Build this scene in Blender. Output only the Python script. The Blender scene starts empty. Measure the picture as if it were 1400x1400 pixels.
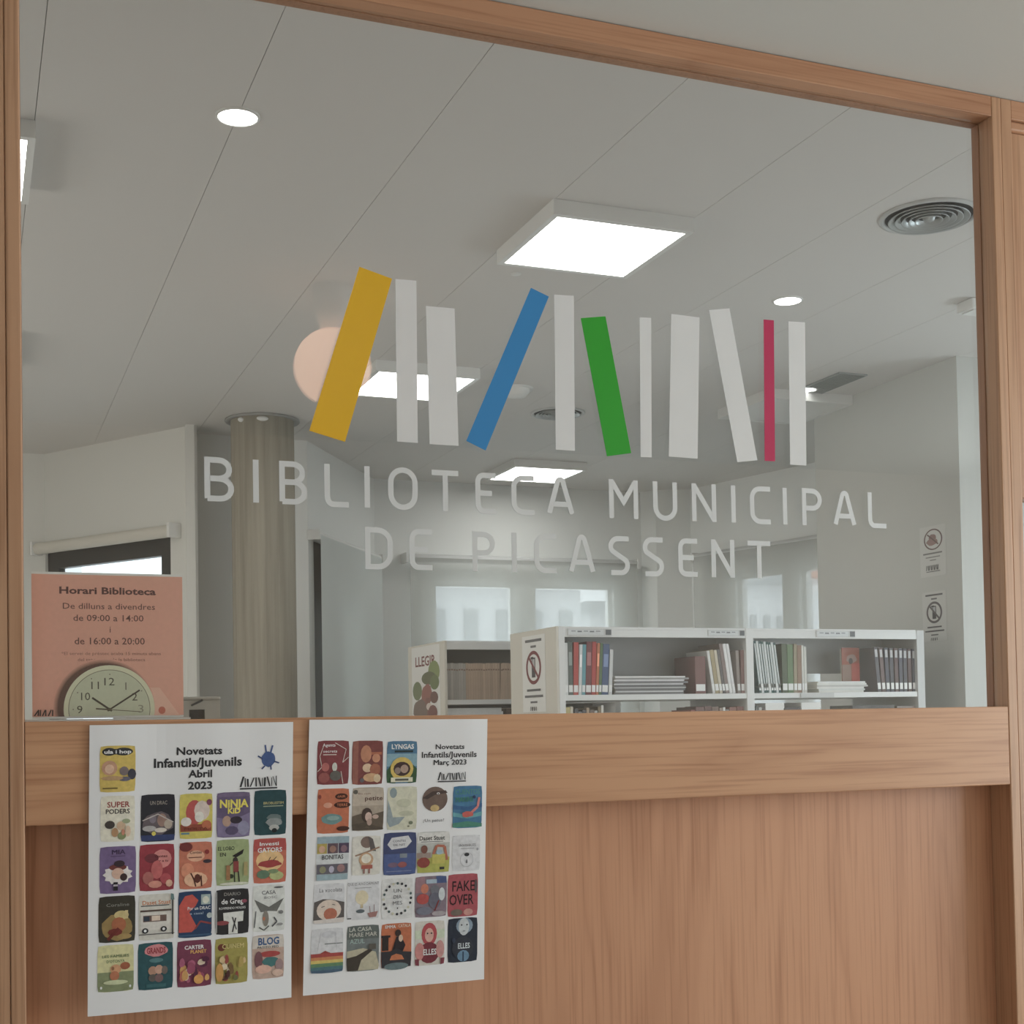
import bpy, bmesh, math, random
from mathutils import Vector, Matrix
random.seed(7)
SC = bpy.context.scene
COL = SC.collection

# ---------------------------------------------------------------- camera
F, YAW, PIT, ROLL, CY = 1866.55, .3793, .0286, -.0178, 933.0      # focal length and axis in 1400-pixel units
EYE = Vector((0, 0, 1.5))
def basis():
    f = Vector((math.sin(YAW), math.cos(YAW), 0)); r = Vector((math.cos(YAW), -math.sin(YAW), 0)); u = Vector((0, 0, 1))
    f, u = f*math.cos(PIT)+u*math.sin(PIT), u*math.cos(PIT)-f*math.sin(PIT)
    r, u = r*math.cos(ROLL)+u*math.sin(ROLL), u*math.cos(ROLL)-r*math.sin(ROLL)
    return r, u, f
CR, CU, CF = basis()
cam = bpy.data.cameras.new('camera'); cam_o = bpy.data.objects.new('camera', cam); COL.objects.link(cam_o)
cam.sensor_fit = 'HORIZONTAL'; cam.sensor_width = 36; cam.lens = F/1400*36
cam.shift_y = (CY-700)/1400; cam.clip_start = .02; cam.clip_end = 200
cam_o.matrix_world = Matrix(((CR.x, CU.x, -CF.x, EYE.x), (CR.y, CU.y, -CF.y, EYE.y), (CR.z, CU.z, -CF.z, EYE.z), (0, 0, 0, 1)))
SC.camera = cam_o

# ---------------------------------------------------------------- world, lights, exposure
SC.view_settings.view_transform = 'Standard'; SC.view_settings.look = 'None'
SC.view_settings.gamma = 1; SC.view_settings.use_curve_mapping = False
SC.view_settings.exposure = 0.0
w = bpy.data.worlds.new('world'); SC.world = w; w.use_nodes = True
bg = w.node_tree.nodes['Background']; bg.inputs[0].default_value = (.86, .93, 1.0, 1); bg.inputs[1].default_value = 1.8
def area(name, loc, target, sx, sy, energy, col=(1, 1, 1)):
    l = bpy.data.lights.new(name, 'AREA'); l.shape = 'RECTANGLE'; l.size = sx; l.size_y = sy; l.energy = energy; l.color = col
    o = bpy.data.objects.new(name, l); COL.objects.link(o); o.location = loc
    o.rotation_euler = (Vector(target)-Vector(loc)).to_track_quat('-Z', 'Y').to_euler()
    return o
area('daylight_corridor_window', (3.62, .25, 1.6), (2.0, .25, 1.5), 1.7, 1.5, 72, (.90, .96, 1.0))
area('daylight_back_window', (3.8, 9.9, 2.1), (3.8, 8, 1.6), 1.6, 1.4, 14, (.88, .95, 1.0))
area('fill_side_right', (6.1, 4.0, 1.7), (4.6, 4.4, 1.4), 1.6, 1.3, 26, (.82, .92, 1.0))  # added fill lamp out of view, brightens the front of the pier
area('fill_room_left', (-3.1, 5.2, 1.8), (.6, 7.6, 1.5), 2.4, 1.5, 44, (1.0, .88, .76))  # added warm fill from an unseen source, brightens the library's left side
PANEL_STRENGTH = 8.6
DOWNLIGHT_STRENGTH = 9.0
GLOBE_STRENGTH = 4.6

# ---------------------------------------------------------------- helpers: rays through the photo's pixels onto real planes
def ray(x, y): return CR*((x-700)/F) - CU*((y-CY)/F) + CF
def atY(x, y, Y): d = ray(x, y); return EYE + d*((Y-EYE.y)/d.y)
def atX(x, y, X): d = ray(x, y); return EYE + d*((X-EYE.x)/d.x)
def atZ(x, y, Z): d = ray(x, y); return EYE + d*((Z-EYE.z)/d.z)
def atP(x, y, p, n): d = ray(x, y); n = Vector(n); return EYE + d*((Vector(p)-EYE).dot(n)/d.dot(n))

# ---------------------------------------------------------------- materials
def newmat(name):
    m = bpy.data.materials.new(name); m.use_nodes = True
    nt = m.node_tree; b = nt.nodes['Principled BSDF']
    return m, nt, b
def c4(c): return (c[0], c[1], c[2], 1)
def srgb(r, g, b):
    f = lambda v: (v/255)/12.92 if v/255 <= .04045 else ((v/255+.055)/1.055)**2.4
    return (f(r), f(g), f(b))
def plain(name, col, rough=.6, var=.06, scale=6, bump=0, bscale=200, spec=.4, metal=0, stretch=(1, 1, 1)):
    m, nt, b = newmat(name); N = nt.nodes; L = nt.links
    tc = N.new('ShaderNodeTexCoord'); mp = N.new('ShaderNodeMapping'); mp.inputs['Scale'].default_value = stretch
    L.new(tc.outputs['Object'], mp.inputs[0])
    no = N.new('ShaderNodeTexNoise'); no.inputs['Scale'].default_value = scale; no.inputs['Detail'].default_value = 4
    L.new(mp.outputs[0], no.inputs[0])
    mx = N.new('ShaderNodeMix'); mx.data_type = 'RGBA'
    mx.inputs[6].default_value = c4([max(0, c*(1-var)) for c in col]); mx.inputs[7].default_value = c4([min(1, c*(1+var)) for c in col])
    L.new(no.outputs[0], mx.inputs[0]); L.new(mx.outputs[2], b.inputs['Base Color'])
    b.inputs['Roughness'].default_value = rough; b.inputs['Metallic'].default_value = metal
    b.inputs['Specular IOR Level'].default_value = spec
    if bump:
        n2 = N.new('ShaderNodeTexNoise'); n2.inputs['Scale'].default_value = bscale; n2.inputs['Detail'].default_value = 3
        L.new(mp.outputs[0], n2.inputs[0])
        bp = N.new('ShaderNodeBump'); bp.inputs['Strength'].default_value = bump; bp.inputs['Distance'].default_value = .002
        L.new(n2.outputs[0], bp.inputs['Height']); L.new(bp.outputs[0], b.inputs['Normal'])
    return m
def wood(name, lo, hi, axis, off=0, rough=.42, spread=9):
    """oak veneer: grain runs along axis 'x' or 'z'; wide cathedral bands plus fine dark pores"""
    m, nt, b = newmat(name); N = nt.nodes; L = nt.links
    tc = N.new('ShaderNodeTexCoord')
    def tex(al, ac, detail, dist=0, o=0):
        mp = N.new('ShaderNodeMapping'); s = {'x': (al, ac, ac), 'z': (ac, ac, al)}[axis]
        mp.inputs['Scale'].default_value = s; mp.inputs['Location'].default_value = (off+o, off*.7+o, off*.3+o)
        L.new(tc.outputs['Object'], mp.inputs[0])
        n = N.new('ShaderNodeTexNoise'); n.inputs['Scale'].default_value = 1; n.inputs['Detail'].default_value = detail
        n.inputs['Distortion'].default_value = dist; L.new(mp.outputs[0], n.inputs[0]); return n.outputs[0]
    band = tex(1.3, spread, 2, .6)
    mul = N.new('ShaderNodeMath'); mul.operation = 'MULTIPLY'; mul.inputs[1].default_value = 9; L.new(band, mul.inputs[0])
    pp = N.new('ShaderNodeMath'); pp.operation = 'PINGPONG'; pp.inputs[1].default_value = 1; L.new(mul.outputs[0], pp.inputs[0])
    pw = N.new('ShaderNodeMath'); pw.operation = 'POWER'; pw.inputs[1].default_value = 2.2; L.new(pp.outputs[0], pw.inputs[0])
    broad = tex(.5, 3.0, 1, 0, 4)
    fine = tex(5, 240, 4, .1, 9)
    mx = N.new('ShaderNodeMix'); mx.data_type = 'RGBA'; mx.inputs[6].default_value = c4(hi); mx.inputs[7].default_value = c4(lo)
    a = N.new('ShaderNodeMath'); a.operation = 'MULTIPLY'; a.inputs[1].default_value = .30; L.new(pw.outputs[0], a.inputs[0])
    b2 = N.new('ShaderNodeMath'); b2.operation = 'MULTIPLY_ADD'; b2.inputs[1].default_value = .75; L.new(broad, b2.inputs[0]); L.new(a.outputs[0], b2.inputs[2])
    fr = N.new('ShaderNodeMapRange'); fr.inputs[1].default_value = .5; fr.inputs[2].default_value = .68; fr.inputs[3].default_value = 0; fr.inputs[4].default_value = .42
    L.new(fine, fr.inputs[0])
    s = N.new('ShaderNodeMath'); s.operation = 'ADD'; s.use_clamp = True; L.new(b2.outputs[0], s.inputs[0]); L.new(fr.outputs[0], s.inputs[1])
    L.new(s.outputs[0], mx.inputs[0]); L.new(mx.outputs[2], b.inputs['Base Color'])
    b.inputs['Roughness'].default_value = rough; b.inputs['Specular IOR Level'].default_value = .45
    bp = N.new('ShaderNodeBump'); bp.inputs['Strength'].default_value = .15; bp.inputs['Distance'].default_value = .0006
    L.new(fine, bp.inputs['Height']); L.new(bp.outputs[0], b.inputs['Normal'])
    return m
def emit(name, col, strength):
    m, nt, b = newmat(name); b.inputs['Base Color'].default_value = c4(col)
    b.inputs['Emission Color'].default_value = c4(col); b.inputs['Emission Strength'].default_value = strength
    return m
def glass(name, r0=.042, tint=(1, 1, 1)):
    m = bpy.data.materials.new(name); m.use_nodes = True; nt = m.node_tree; N = nt.nodes; L = nt.links
    N.remove(N['Principled BSDF']); out = N['Material Output']
    geo = N.new('ShaderNodeNewGeometry'); dot = N.new('ShaderNodeVectorMath'); dot.operation = 'DOT_PRODUCT'
    L.new(geo.outputs['Incoming'], dot.inputs[0]); L.new(geo.outputs['Normal'], dot.inputs[1])
    ab = N.new('ShaderNodeMath'); ab.operation = 'ABSOLUTE'; L.new(dot.outputs['Value'], ab.inputs[0])
    om = N.new('ShaderNodeMath'); om.operation = 'SUBTRACT'; om.inputs[0].default_value = 1; L.new(ab.outputs[0], om.inputs[1])
    pw = N.new('ShaderNodeMath'); pw.operation = 'POWER'; pw.inputs[1].default_value = 5; L.new(om.outputs[0], pw.inputs[0])
    fr = N.new('ShaderNodeMath'); fr.operation = 'MULTIPLY_ADD'; fr.inputs[1].default_value = 1-r0; fr.inputs[2].default_value = r0; L.new(pw.outputs[0], fr.inputs[0])
    tr = N.new('ShaderNodeBsdfTransparent'); tr.inputs[0].default_value = c4(tint)
    gl = N.new('ShaderNodeBsdfGlossy'); gl.inputs['Roughness'].default_value = .0; gl.inputs[0].default_value = (1, 1, 1, 1)
    mx = N.new('ShaderNodeMixShader'); L.new(fr.outputs[0], mx.inputs[0]); L.new(tr.outputs[0], mx.inputs[1]); L.new(gl.outputs[0], mx.inputs[2])
    L.new(mx.outputs[0], out.inputs[0]); return m
def screen_fabric(name, col, open_=.35):
    m, nt, b = newmat(name); N = nt.nodes; L = nt.links
    tc = N.new('ShaderNodeTexCoord'); no = N.new('ShaderNodeTexNoise'); no.inputs['Scale'].default_value = 3; L.new(tc.outputs['Object'], no.inputs[0])
    mc = N.new('ShaderNodeMix'); mc.data_type = 'RGBA'; mc.inputs[6].default_value = c4([c*.96 for c in col]); mc.inputs[7].default_value = c4([c*1.04 for c in col]); L.new(no.outputs[0], mc.inputs[0])
    di = N.new('ShaderNodeBsdfDiffuse'); L.new(mc.outputs[2], di.inputs[0])
    tl = N.new('ShaderNodeBsdfTranslucent'); L.new(mc.outputs[2], tl.inputs[0])
    m1 = N.new('ShaderNodeMixShader'); m1.inputs[0].default_value = .25; L.new(di.outputs[0], m1.inputs[1]); L.new(tl.outputs[0], m1.inputs[2])
    tr = N.new('ShaderNodeBsdfTransparent')
    m2 = N.new('ShaderNodeMixShader'); m2.inputs[0].default_value = open_; L.new(m1.outputs[0], m2.inputs[1]); L.new(tr.outputs[0], m2.inputs[2])
    N.remove(b); L.new(m2.outputs[0], N['Material Output'].inputs[0]); return m
def vinyl(name, col, rough=.32, trans=.12):
    m, nt, b = newmat(name); N = nt.nodes; L = nt.links
    tc = N.new('ShaderNodeTexCoord'); no = N.new('ShaderNodeTexNoise'); no.inputs['Scale'].default_value = 25; L.new(tc.outputs['Object'], no.inputs[0])
    mc = N.new('ShaderNodeMix'); mc.data_type = 'RGBA'; mc.inputs[6].default_value = c4([c*.97 for c in col]); mc.inputs[7].default_value = c4([min(1, c*1.02) for c in col]); L.new(no.outputs[0], mc.inputs[0])
    L.new(mc.outputs[2], b.inputs['Base Color']); b.inputs['Roughness'].default_value = rough
    tl = N.new('ShaderNodeBsdfTranslucent'); L.new(mc.outputs[2], tl.inputs[0])
    mx = N.new('ShaderNodeMixShader'); mx.inputs[0].default_value = trans; L.new(b.outputs[0], mx.inputs[1]); L.new(tl.outputs[0], mx.inputs[2])
    L.new(mx.outputs[0], N['Material Output'].inputs[0]); return m
def inked(name, rough=.45, grain=.03):
    """printed surface: ink colours come per face corner from the print's own colour attribute"""
    m, nt, b = newmat(name); N = nt.nodes; L = nt.links
    at = N.new('ShaderNodeVertexColor'); at.layer_name = 'ink'
    tc = N.new('ShaderNodeTexCoord'); no = N.new('ShaderNodeTexNoise'); no.inputs['Scale'].default_value = 210; no.inputs['Detail'].default_value = 3
    L.new(tc.outputs['Object'], no.inputs[0])
    mr = N.new('ShaderNodeMapRange'); mr.inputs[1].default_value = .3; mr.inputs[2].default_value = .7; mr.inputs[3].default_value = 1-grain; mr.inputs[4].default_value = 1+grain; L.new(no.outputs[0], mr.inputs[0])
    mu = N.new('ShaderNodeVectorMath'); mu.operation = 'SCALE'; L.new(at.outputs[0], mu.inputs[0]); L.new(mr.outputs[0], mu.inputs['Scale'])
    L.new(mu.outputs[0], b.inputs['Base Color']); b.inputs['Roughness'].default_value = rough; b.inputs['Specular IOR Level'].default_value = .3
    return m

M = {}
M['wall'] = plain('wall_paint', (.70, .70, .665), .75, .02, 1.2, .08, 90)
M['pier'] = plain('wall_paint_dimmed', (.60, .605, .575), .75, .02, 1.2, .08, 90)  # same wall paint, darkened to offset the strong light on the pier
M['wall_brightened'] = plain('wall_paint_brightened', (.82, .83, .81), .75, .02, 1.2, .08, 90)  # wall paint lightened in colour to make up for weak light at the back
M['corr'] = plain('corridor_paint', (.72, .64, .56), .8, .02, 1.2, .05, 90)
M['corrceil'] = plain('corridor_ceiling_paint', (.62, .605, .565), .85, .015, .8)
M['ceil'] = plain('ceiling_board', (.71, .69, .665), .7, .015, .7)
M['ceilback'] = plain('ceiling_joint', (.34, .34, .33), .9)
M['floor'] = plain('floor_terrazzo', (.50, .48, .45), .4, .12, 40)
WLO, WHI = (.36, .165, .085), (.62, .34, .195)
M['wood_rail'] = wood('oak_rail', (.41, .195, .10), (.68, .39, .225), 'x', 3.1, .40, 11)
M['wood_beam'] = wood('oak_beam', WLO, (.58, .32, .19), 'x', 8.3, .45, 9)
M['wood_stile'] = wood('oak_stile', (.36, .185, .10), (.62, .37, .225), 'z', 1.7, .42, 12)
M['wood_panel'] = wood('oak_panel', (.44, .21, .115), (.67, .36, .215), 'z', 5.9, .36, 10)
M['wood_bead'] = wood('oak_bead', (.30, .15, .09), (.48, .26, .16), 'z', 2.2, .5, 10)
M['glass'] = glass('clear_glass', .042, (.992, .996, .99))
M['wglass'] = glass('window_glass', .04, (.97, .99, .985))
M['lamp'] = emit('panel_diffuser', (1, .995, .97), PANEL_STRENGTH)
M['lampoff'] = plain('panel_diffuser_off', (.80, .80, .78), .35, .01)
M['down'] = emit('downlight_lens', (1, .99, .96), DOWNLIGHT_STRENGTH)
M['globe'] = emit('globe_glass', (1, .60, .42), GLOBE_STRENGTH)
M['white'] = plain('white_enamel', (.80, .80, .78), .35, .02)
M['metalgrey'] = plain('grey_enamel', (.55, .56, .555), .4, .03)
M['shelfwhite'] = plain('shelf_enamel', (.72, .73, .725), .4, .03)
M['shelfside'] = plain('shelf_end_panel', (.66, .635, .57), .55, .03)
M['shelfback'] = plain('shelf_back_panel', (.42, .44, .44), .5, .05)
M['ventdark'] = plain('vent_aluminium', (.44, .46, .46), .35, .05, metal=.5)
M['ventblack'] = plain('vent_depth', (.06, .06, .06), .8)
M['concrete'] = plain('board_marked_concrete', (.30, .275, .225), .8, .42, 2.6, .5, 60, stretch=(11, 11, .4))
M['darkframe'] = plain('anthracite_aluminium', (.045, .045, .043), .45, .1)
M['blind'] = screen_fabric('screen_blind', (.70, .71, .68), .60)
M['blindop'] = screen_fabric('opaque_blind', (.76, .79, .77), .0)
M['vwhite'] = vinyl('white_vinyl', (.84, .84, .84))
M['vletter'] = vinyl('frosted_letter_vinyl', (.78, .79, .79), .4)
M['vyellow'] = vinyl('yellow_vinyl', srgb(242, 192, 44)); M['vblue'] = vinyl('blue_vinyl', srgb(62, 146, 208))
M['vgreen'] = vinyl('green_vinyl', srgb(54, 172, 52)); M['vpink'] = vinyl('magenta_vinyl', srgb(204, 56, 100))
M['paper'] = plain('poster_paper', (.84, .84, .855), .55, .02, 12)
M['sheet'] = plain('sheet_paper', (.78, .78, .76), .5, .02, 12)
M['dullsheet'] = plain('matt_sheet_paper', (.66, .66, .635), .6, .02, 12)
M['ink'] = inked('printed_ink'); M['inkcover'] = inked('printed_cover_ink', .45, .10)
M['pages'] = plain('book_pages', (.74, .70, .61), .8, .12, 60, stretch=(1, 1, 1))
M['taglabel'] = plain('spine_label', (.78, .79, .78), .5, .04)
M['printer'] = plain('printer_shell', (.44, .43, .385), .5, .04)
M['black'] = plain('black_plastic', (.03, .03, .03), .4)
M['facade1'] = plain('facade_white', (.72, .73, .74), .8, .05, 1)
M['facade2'] = plain('facade_brick', (.55, .25, .18), .8, .1, 3)
M['facade3'] = plain('facade_grey', (.42, .44, .45), .8, .08, 1)
BM = {}
def bookmat(c):
    k = tuple(round(v, 3) for v in c)
    if k not in BM: BM[k] = plain('book_cloth_%d' % len(BM), k, .45, .12, 30)
    return BM[k]

# ---------------------------------------------------------------- object helpers
def wloc(o):
    v = Vector((0, 0, 0))
    while o is not None: v += o.location; o = o.parent
    return v
def tag(o, label=None, cat=None, group=None, kind=None):
    if label: o['label'] = label
    if cat: o['category'] = cat
    if group: o['group'] = group
    if kind: o['kind'] = kind
    return o
def empty(name, loc, label=None, cat=None, group=None, kind=None):
    o = bpy.data.objects.new(name, None); o.empty_display_size = .05; COL.objects.link(o); o.location = loc
    return tag(o, label, cat, group, kind)
def link(name, me, mat, parent=None, smooth=False):
    if mat is not None and not me.materials: me.materials.append(mat)
    o = bpy.data.objects.new(name, me); COL.objects.link(o)
    if parent is not None:
        o.parent = parent; me.transform(Matrix.Translation(-wloc(parent)))
    if smooth:
        for p in me.polygons: p.use_smooth = True
    return o
def mesh(name, verts, faces, mat, parent=None, smooth=False):
    me = bpy.data.meshes.new(name); me.from_pydata([tuple(v) for v in verts], [], faces); me.update()
    return link(name, me, mat, parent, smooth)
def bmo(name, bm, mat, parent=None, smooth=False):
    bmesh.ops.recalc_face_normals(bm, faces=bm.faces)
    me = bpy.data.meshes.new(name); bm.to_mesh(me); bm.free()
    return link(name, me, mat, parent, smooth)
def bbox(bm, x0, x1, y0, y1, z0, z1, mx=None, bev=0):
    r = bmesh.ops.create_cube(bm, size=1)
    bmesh.ops.transform(bm, matrix=Matrix.Translation(((x0+x1)/2, (y0+y1)/2, (z0+z1)/2)) @ Matrix.Diagonal((x1-x0, y1-y0, z1-z0, 1)), verts=r['verts'])
    vs = r['verts']
    if bev:
        es = {e for v in vs for e in v.link_edges}
        rr = bmesh.ops.bevel(bm, geom=list(es), offset=bev, segments=2, affect='EDGES', profile=.5)
        vs = list({v for f in rr['faces'] for v in f.verts} | {v for v in vs if v.is_valid})
    if mx is not None: bmesh.ops.transform(bm, matrix=mx, verts=vs)
    return vs
def box(name, x0, x1, y0, y1, z0, z1, mat, parent=None, bev=0, mx=None):
    bm = bmesh.new(); bbox(bm, x0, x1, y0, y1, z0, z1, mx, bev)
    return bmo(name, bm, mat, parent)
def boxes(name, lst, mat, parent=None, mx=None, bev=0):
    bm = bmesh.new()
    for b in lst: bbox(bm, *b, mx=mx, bev=bev)
    return bmo(name, bm, mat, parent)
def lathe(name, prof, c, mat, parent=None, n=40, smooth=True, mx=None):
    """profile [(r, z)] turned round the vertical axis at c"""
    vs, fs = [], []
    for r, z in prof:
        for k in range(n):
            a = 2*math.pi*k/n; vs.append(Vector((r*math.cos(a), r*math.sin(a), z)))
    for i in range(len(prof)-1):
        for k in range(n):
            a, b2 = i*n+k, i*n+(k+1) % n; fs.append((a, b2, b2+n, a+n))
    if prof[0][0] < 1e-6: pass
    if mx is not None: vs = [mx @ v for v in vs]
    vs = [v+Vector(c) for v in vs]
    o = mesh(name, vs, fs, mat, parent, smooth)
    bm = bmesh.new(); bm.from_mesh(o.data); bmesh.ops.remove_doubles(bm, verts=bm.verts, dist=1e-5)
    bmesh.ops.recalc_face_normals(bm, faces=bm.faces); bm.to_mesh(o.data); bm.free()
    return o
def frame_axes(p, q):
    """matrix for a wall running from p to q in plan: local x along it, local y out of the room, z up, origin p"""
    d = Vector((q[0]-p[0], q[1]-p[1], 0)).normalized(); n = Vector((-d.y, d.x, 0))
    return Matrix(((d.x, n.x, 0, p[0]), (d.y, n.y, 0, p[1]), (0, 0, 1, 0), (0, 0, 0, 1)))
def wall_with_holes(name, p, q, z0, z1, holes, mat, th=.12, parent=None):
    """plan segment p-q with rectangular holes (s0, s1, za, zb); thickness grows outward"""
    L = math.hypot(q[0]-p[0], q[1]-p[1]); mx = frame_axes(p, q); bm = bmesh.new()
    xs = sorted({0, L} | {h[0] for h in holes} | {h[1] for h in holes})
    for a, b in zip(xs[:-1], xs[1:]):
        hs = sorted([h for h in holes if h[0] <= a+1e-6 and h[1] >= b-1e-6], key=lambda h: h[2])
        z = z0
        for h in hs:
            if h[2] > z: bbox(bm, a, b, 0, th, z, h[2], mx)
            z = h[3]
        if z < z1: bbox(bm, a, b, 0, th, z, z1, mx)
    bmesh.ops.remove_doubles(bm, verts=bm.verts, dist=1e-5)
    return tag(bmo(name, bm, mat, parent), kind='structure')

_font_cache = {}
def glyphs(s, bold=0.0):
    """outline of a word in the built-in font as (verts, tris), cap height about .7"""
    k = (s, bold)
    if k in _font_cache: return _font_cache[k]
    cu = bpy.data.curves.new('t', 'FONT'); cu.body = s; cu.size = 1; cu.offset = bold; cu.resolution_u = 2; cu.fill_mode = 'BOTH'
    o = bpy.data.objects.new('t', cu); COL.objects.link(o)
    dg = bpy.context.evaluated_depsgraph_get(); me = bpy.data.meshes.new_from_object(o.evaluated_get(dg))
    bm = bmesh.new(); bm.from_mesh(me); bmesh.ops.triangulate(bm, faces=bm.faces); bm.verts.ensure_lookup_table()
    vs = [(v.co.x, v.co.y) for v in bm.verts]; fs = [tuple(v.index for v in f.verts) for f in bm.faces]
    bm.free(); bpy.data.meshes.remove(me); bpy.data.objects.remove(o); bpy.data.curves.remove(cu)
    _font_cache[k] = (vs, fs); return vs, fs

class Print:
    """flat printing: shapes laid over each other a few hundredths of a millimetre apart; mapper(u, v, lift) gives the 3D point"""
    def __init__(s, mapper, base=.00025, step=.00007): s.v = []; s.f = []; s.c = []; s.m = mapper; s.lift = base; s.step = step
    def _add(s, pts, faces, col):
        b = len(s.v); s.v += [s.m(u, v, s.lift) for u, v in pts]
        for f in faces: s.f.append(tuple(b+i for i in f)); s.c.append(col)
        s.lift += s.step
    def rect(s, u0, v0, u1, v1, col, n=1, m=1):
        pts = [(u0+(u1-u0)*i/n, v0+(v1-v0)*j/m) for j in range(m+1) for i in range(n+1)]
        s._add(pts, [(j*(n+1)+i, j*(n+1)+i+1, (j+1)*(n+1)+i+1, (j+1)*(n+1)+i) for j in range(m) for i in range(n)], col)
    def poly(s, pts, col):
        cx = sum(p[0] for p in pts)/len(pts); cy = sum(p[1] for p in pts)/len(pts); n = len(pts)
        s._add([(cx, cy)]+list(pts), [(0, 1+i, 1+(i+1) % n) for i in range(n)], col)
    def ell(s, cx, cy, rx, ry, col, n=18, wob=0):
        s.poly([(cx+rx*math.cos(2*math.pi*k/n)*(1+wob*math.sin(k*2.3)), cy+ry*math.sin(2*math.pi*k/n)*(1+wob*math.cos(k*1.7))) for k in range(n)], col)
    def ring(s, cx, cy, rx, ry, t, col, n=28, asp=1):
        pts = []
        for k in range(n):
            a = 2*math.pi*k/n; pts += [(cx+rx*math.cos(a), cy+ry*math.sin(a)), (cx+(rx-t)*math.cos(a), cy+(ry-t*asp)*math.sin(a))]
        s._add(pts, [(2*k, 2*((k+1) % n), 2*((k+1) % n)+1, 2*k+1) for k in range(n)], col)
    def line(s, pts, wd, col, asp=1):
        for (a, b) in zip(pts[:-1], pts[1:]):
            dx, dy = b[0]-a[0], (b[1]-a[1])/asp; l = math.hypot(dx, dy) or 1; nx, ny = -dy/l*wd/2, dx/l*wd/2*asp
            s._add([(a[0]+nx, a[1]+ny), (b[0]+nx, b[1]+ny), (b[0]-nx, b[1]-ny), (a[0]-nx, a[1]-ny)], [(0, 1, 2, 3)], col)
            s.lift -= s.step
        s.lift += s.step
    def text(s, t, cx, cy, wd, ht, col, bold=.0):
        """t centred at (cx, cy), wd wide, capitals ht tall (v grows downward)"""
        shifts = [(0, 0)]
        if 'M' in t and bold > 0: shifts = [(-bold, -bold/2), (bold, -bold/2), (-bold, bold/2), (bold, bold/2)]; bold = 0   # the font's M does not thicken cleanly
        vs, fs = glyphs(t, bold)
        x0 = min(v[0] for v in vs); x1 = max(v[0] for v in vs); k = wd/(x1-x0); ky = ht/.70
        for dx, dy in shifts: s._add([(cx+(x+dx-(x0+x1)/2)*k, cy-(y+dy-.35)*ky) for x, y in vs], fs, col)
    def build(s, name, parent=None, mat=None):
        me = bpy.data.meshes.new(name); me.from_pydata([tuple(v) for v in s.v], [], s.f); me.update()
        at = me.color_attributes.new('ink', 'FLOAT_COLOR', 'CORNER')
        for p, c in zip(me.polygons, s.c):
            g = (c[0]+c[1]+c[2])/3; q = [min(.82, (v*.76+g*.24)*1.22) for v in c]  # pale haze over the prints is mixed into the inks here
            for li in p.loop_indices: at.data[li].color = (q[0], q[1], q[2], 1)
        return link(name, me, mat or M['ink'], parent)

# ================================================================ THE SETTING
YF = 1.4896                    # front face of the oak partition
XL, XR = .0534, 1.3268         # inner faces of the two stiles
ZR1, ZR0 = 1.5086, 1.4015      # waist rail, top and underside
ZH0, ZH1 = 2.3294, 2.3587      # head rail, underside and top (at the corridor ceiling)
GY = YF+.0204                   # outer face of the big pane
ZC = 3.2184                    # library ceiling
ZI = 1.5+3.476*.48             # underside of the light panels

# floor
fl = box('floor', -3.3, 7.2, -1.1, 10.2, -.05, 0, M['floor']); tag(fl, kind='structure')

# library ceiling: boards with open joints running away from the partition
ceil = empty('ceiling', (2, 5, ZC), kind='structure')
box('ceiling_backing', -3.3, 7.2, 1.53, 10.2, ZC+.012, ZC+.06, M['ceilback'], ceil)
seams = [.184-.533*k for k in range(6, 0, -1)] + [.184, .715, 1.248, 1.806, 2.328, 2.845, 3.38] + [3.38+.533*k for k in range(1, 8)]
for a, b in zip(seams[:-1], seams[1:]):
    box('ceiling_board', a+.0009, b-.0009, 1.53, 10.0, ZC, ZC+.011, M['ceil'], ceil)
# library walls (plan traced from the ceiling line)
wall_with_holes('wall_far_left', (-3.2, 8.94), (.45, 8.94), 0, ZC, [], M['wall'])
A0, A1 = (.45, 8.94), (1.05, 8.05)
mA = frame_axes(A0, A1); nA = mA.to_3x3() @ Vector((0, 1, 0))
p = atP(265.5, 600, (A0[0], A0[1], 0), nA); A1 = (p.x, p.y)
def onA(x, y, off=0):
    p = atP(x, y, (mA @ Vector((0, off, 0))), nA); q = mA.inverted() @ p; return q
qa = onA(62, 755); qb = onA(233, 735)
wall_with_holes('wall_left_bay', A0, A1, 0, ZC, [(qa.x, qb.x, .9, (qa.z+qb.z)/2)], M['wall'], .02)
wall_with_holes('wall_bay_return', A1, (A1[0]*8.06/A1[1]-.012, 8.06), 0, ZC, [], M['wall'], .05)
wall_with_holes('wall_behind_column', (A1[0]-.1, 8.06), (1.91, 8.07), 0, ZC, [], M['wall_brightened'])
B0, B1 = (1.91, 8.07), (2.65, 9.2)
mB = frame_axes(B0, B1); nB = mB.to_3x3() @ Vector((0, 1, 0)); LB = math.hypot(.74, 1.13)
def onB(x, y, off=0):
    p = atP(x, y, (mB @ Vector((0, off, 0))), nB); return mB.inverted() @ p
qc = onB(426, 730); qd = onB(508, 757)
wall_with_holes('wall_right_bay', B0, B1, 0, ZC, [(qc.x+.03, min(qd.x, LB-.1), .3, qc.z-.03)], M['wall_brightened'])
wz = 2.505
wall_with_holes('wall_back', (2.65, 9.2), (4.74, 9.2), 0, ZC, [(.43, 1.06, 1.0, wz), (1.20, 1.85, 1.0, wz)], M['wall_brightened'])
wall_with_holes('wall_corner_return', (4.74, 9.2), (4.80, 9.07), 0, ZC, [], M['wall_brightened'])
wall_with_holes('wall_corner_pier', (4.80, 9.07), (5.04, 8.97), 0, ZC, [], M['wall_brightened'])
E0, E1 = (5.04, 8.97), (5.50, 7.15)
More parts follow.
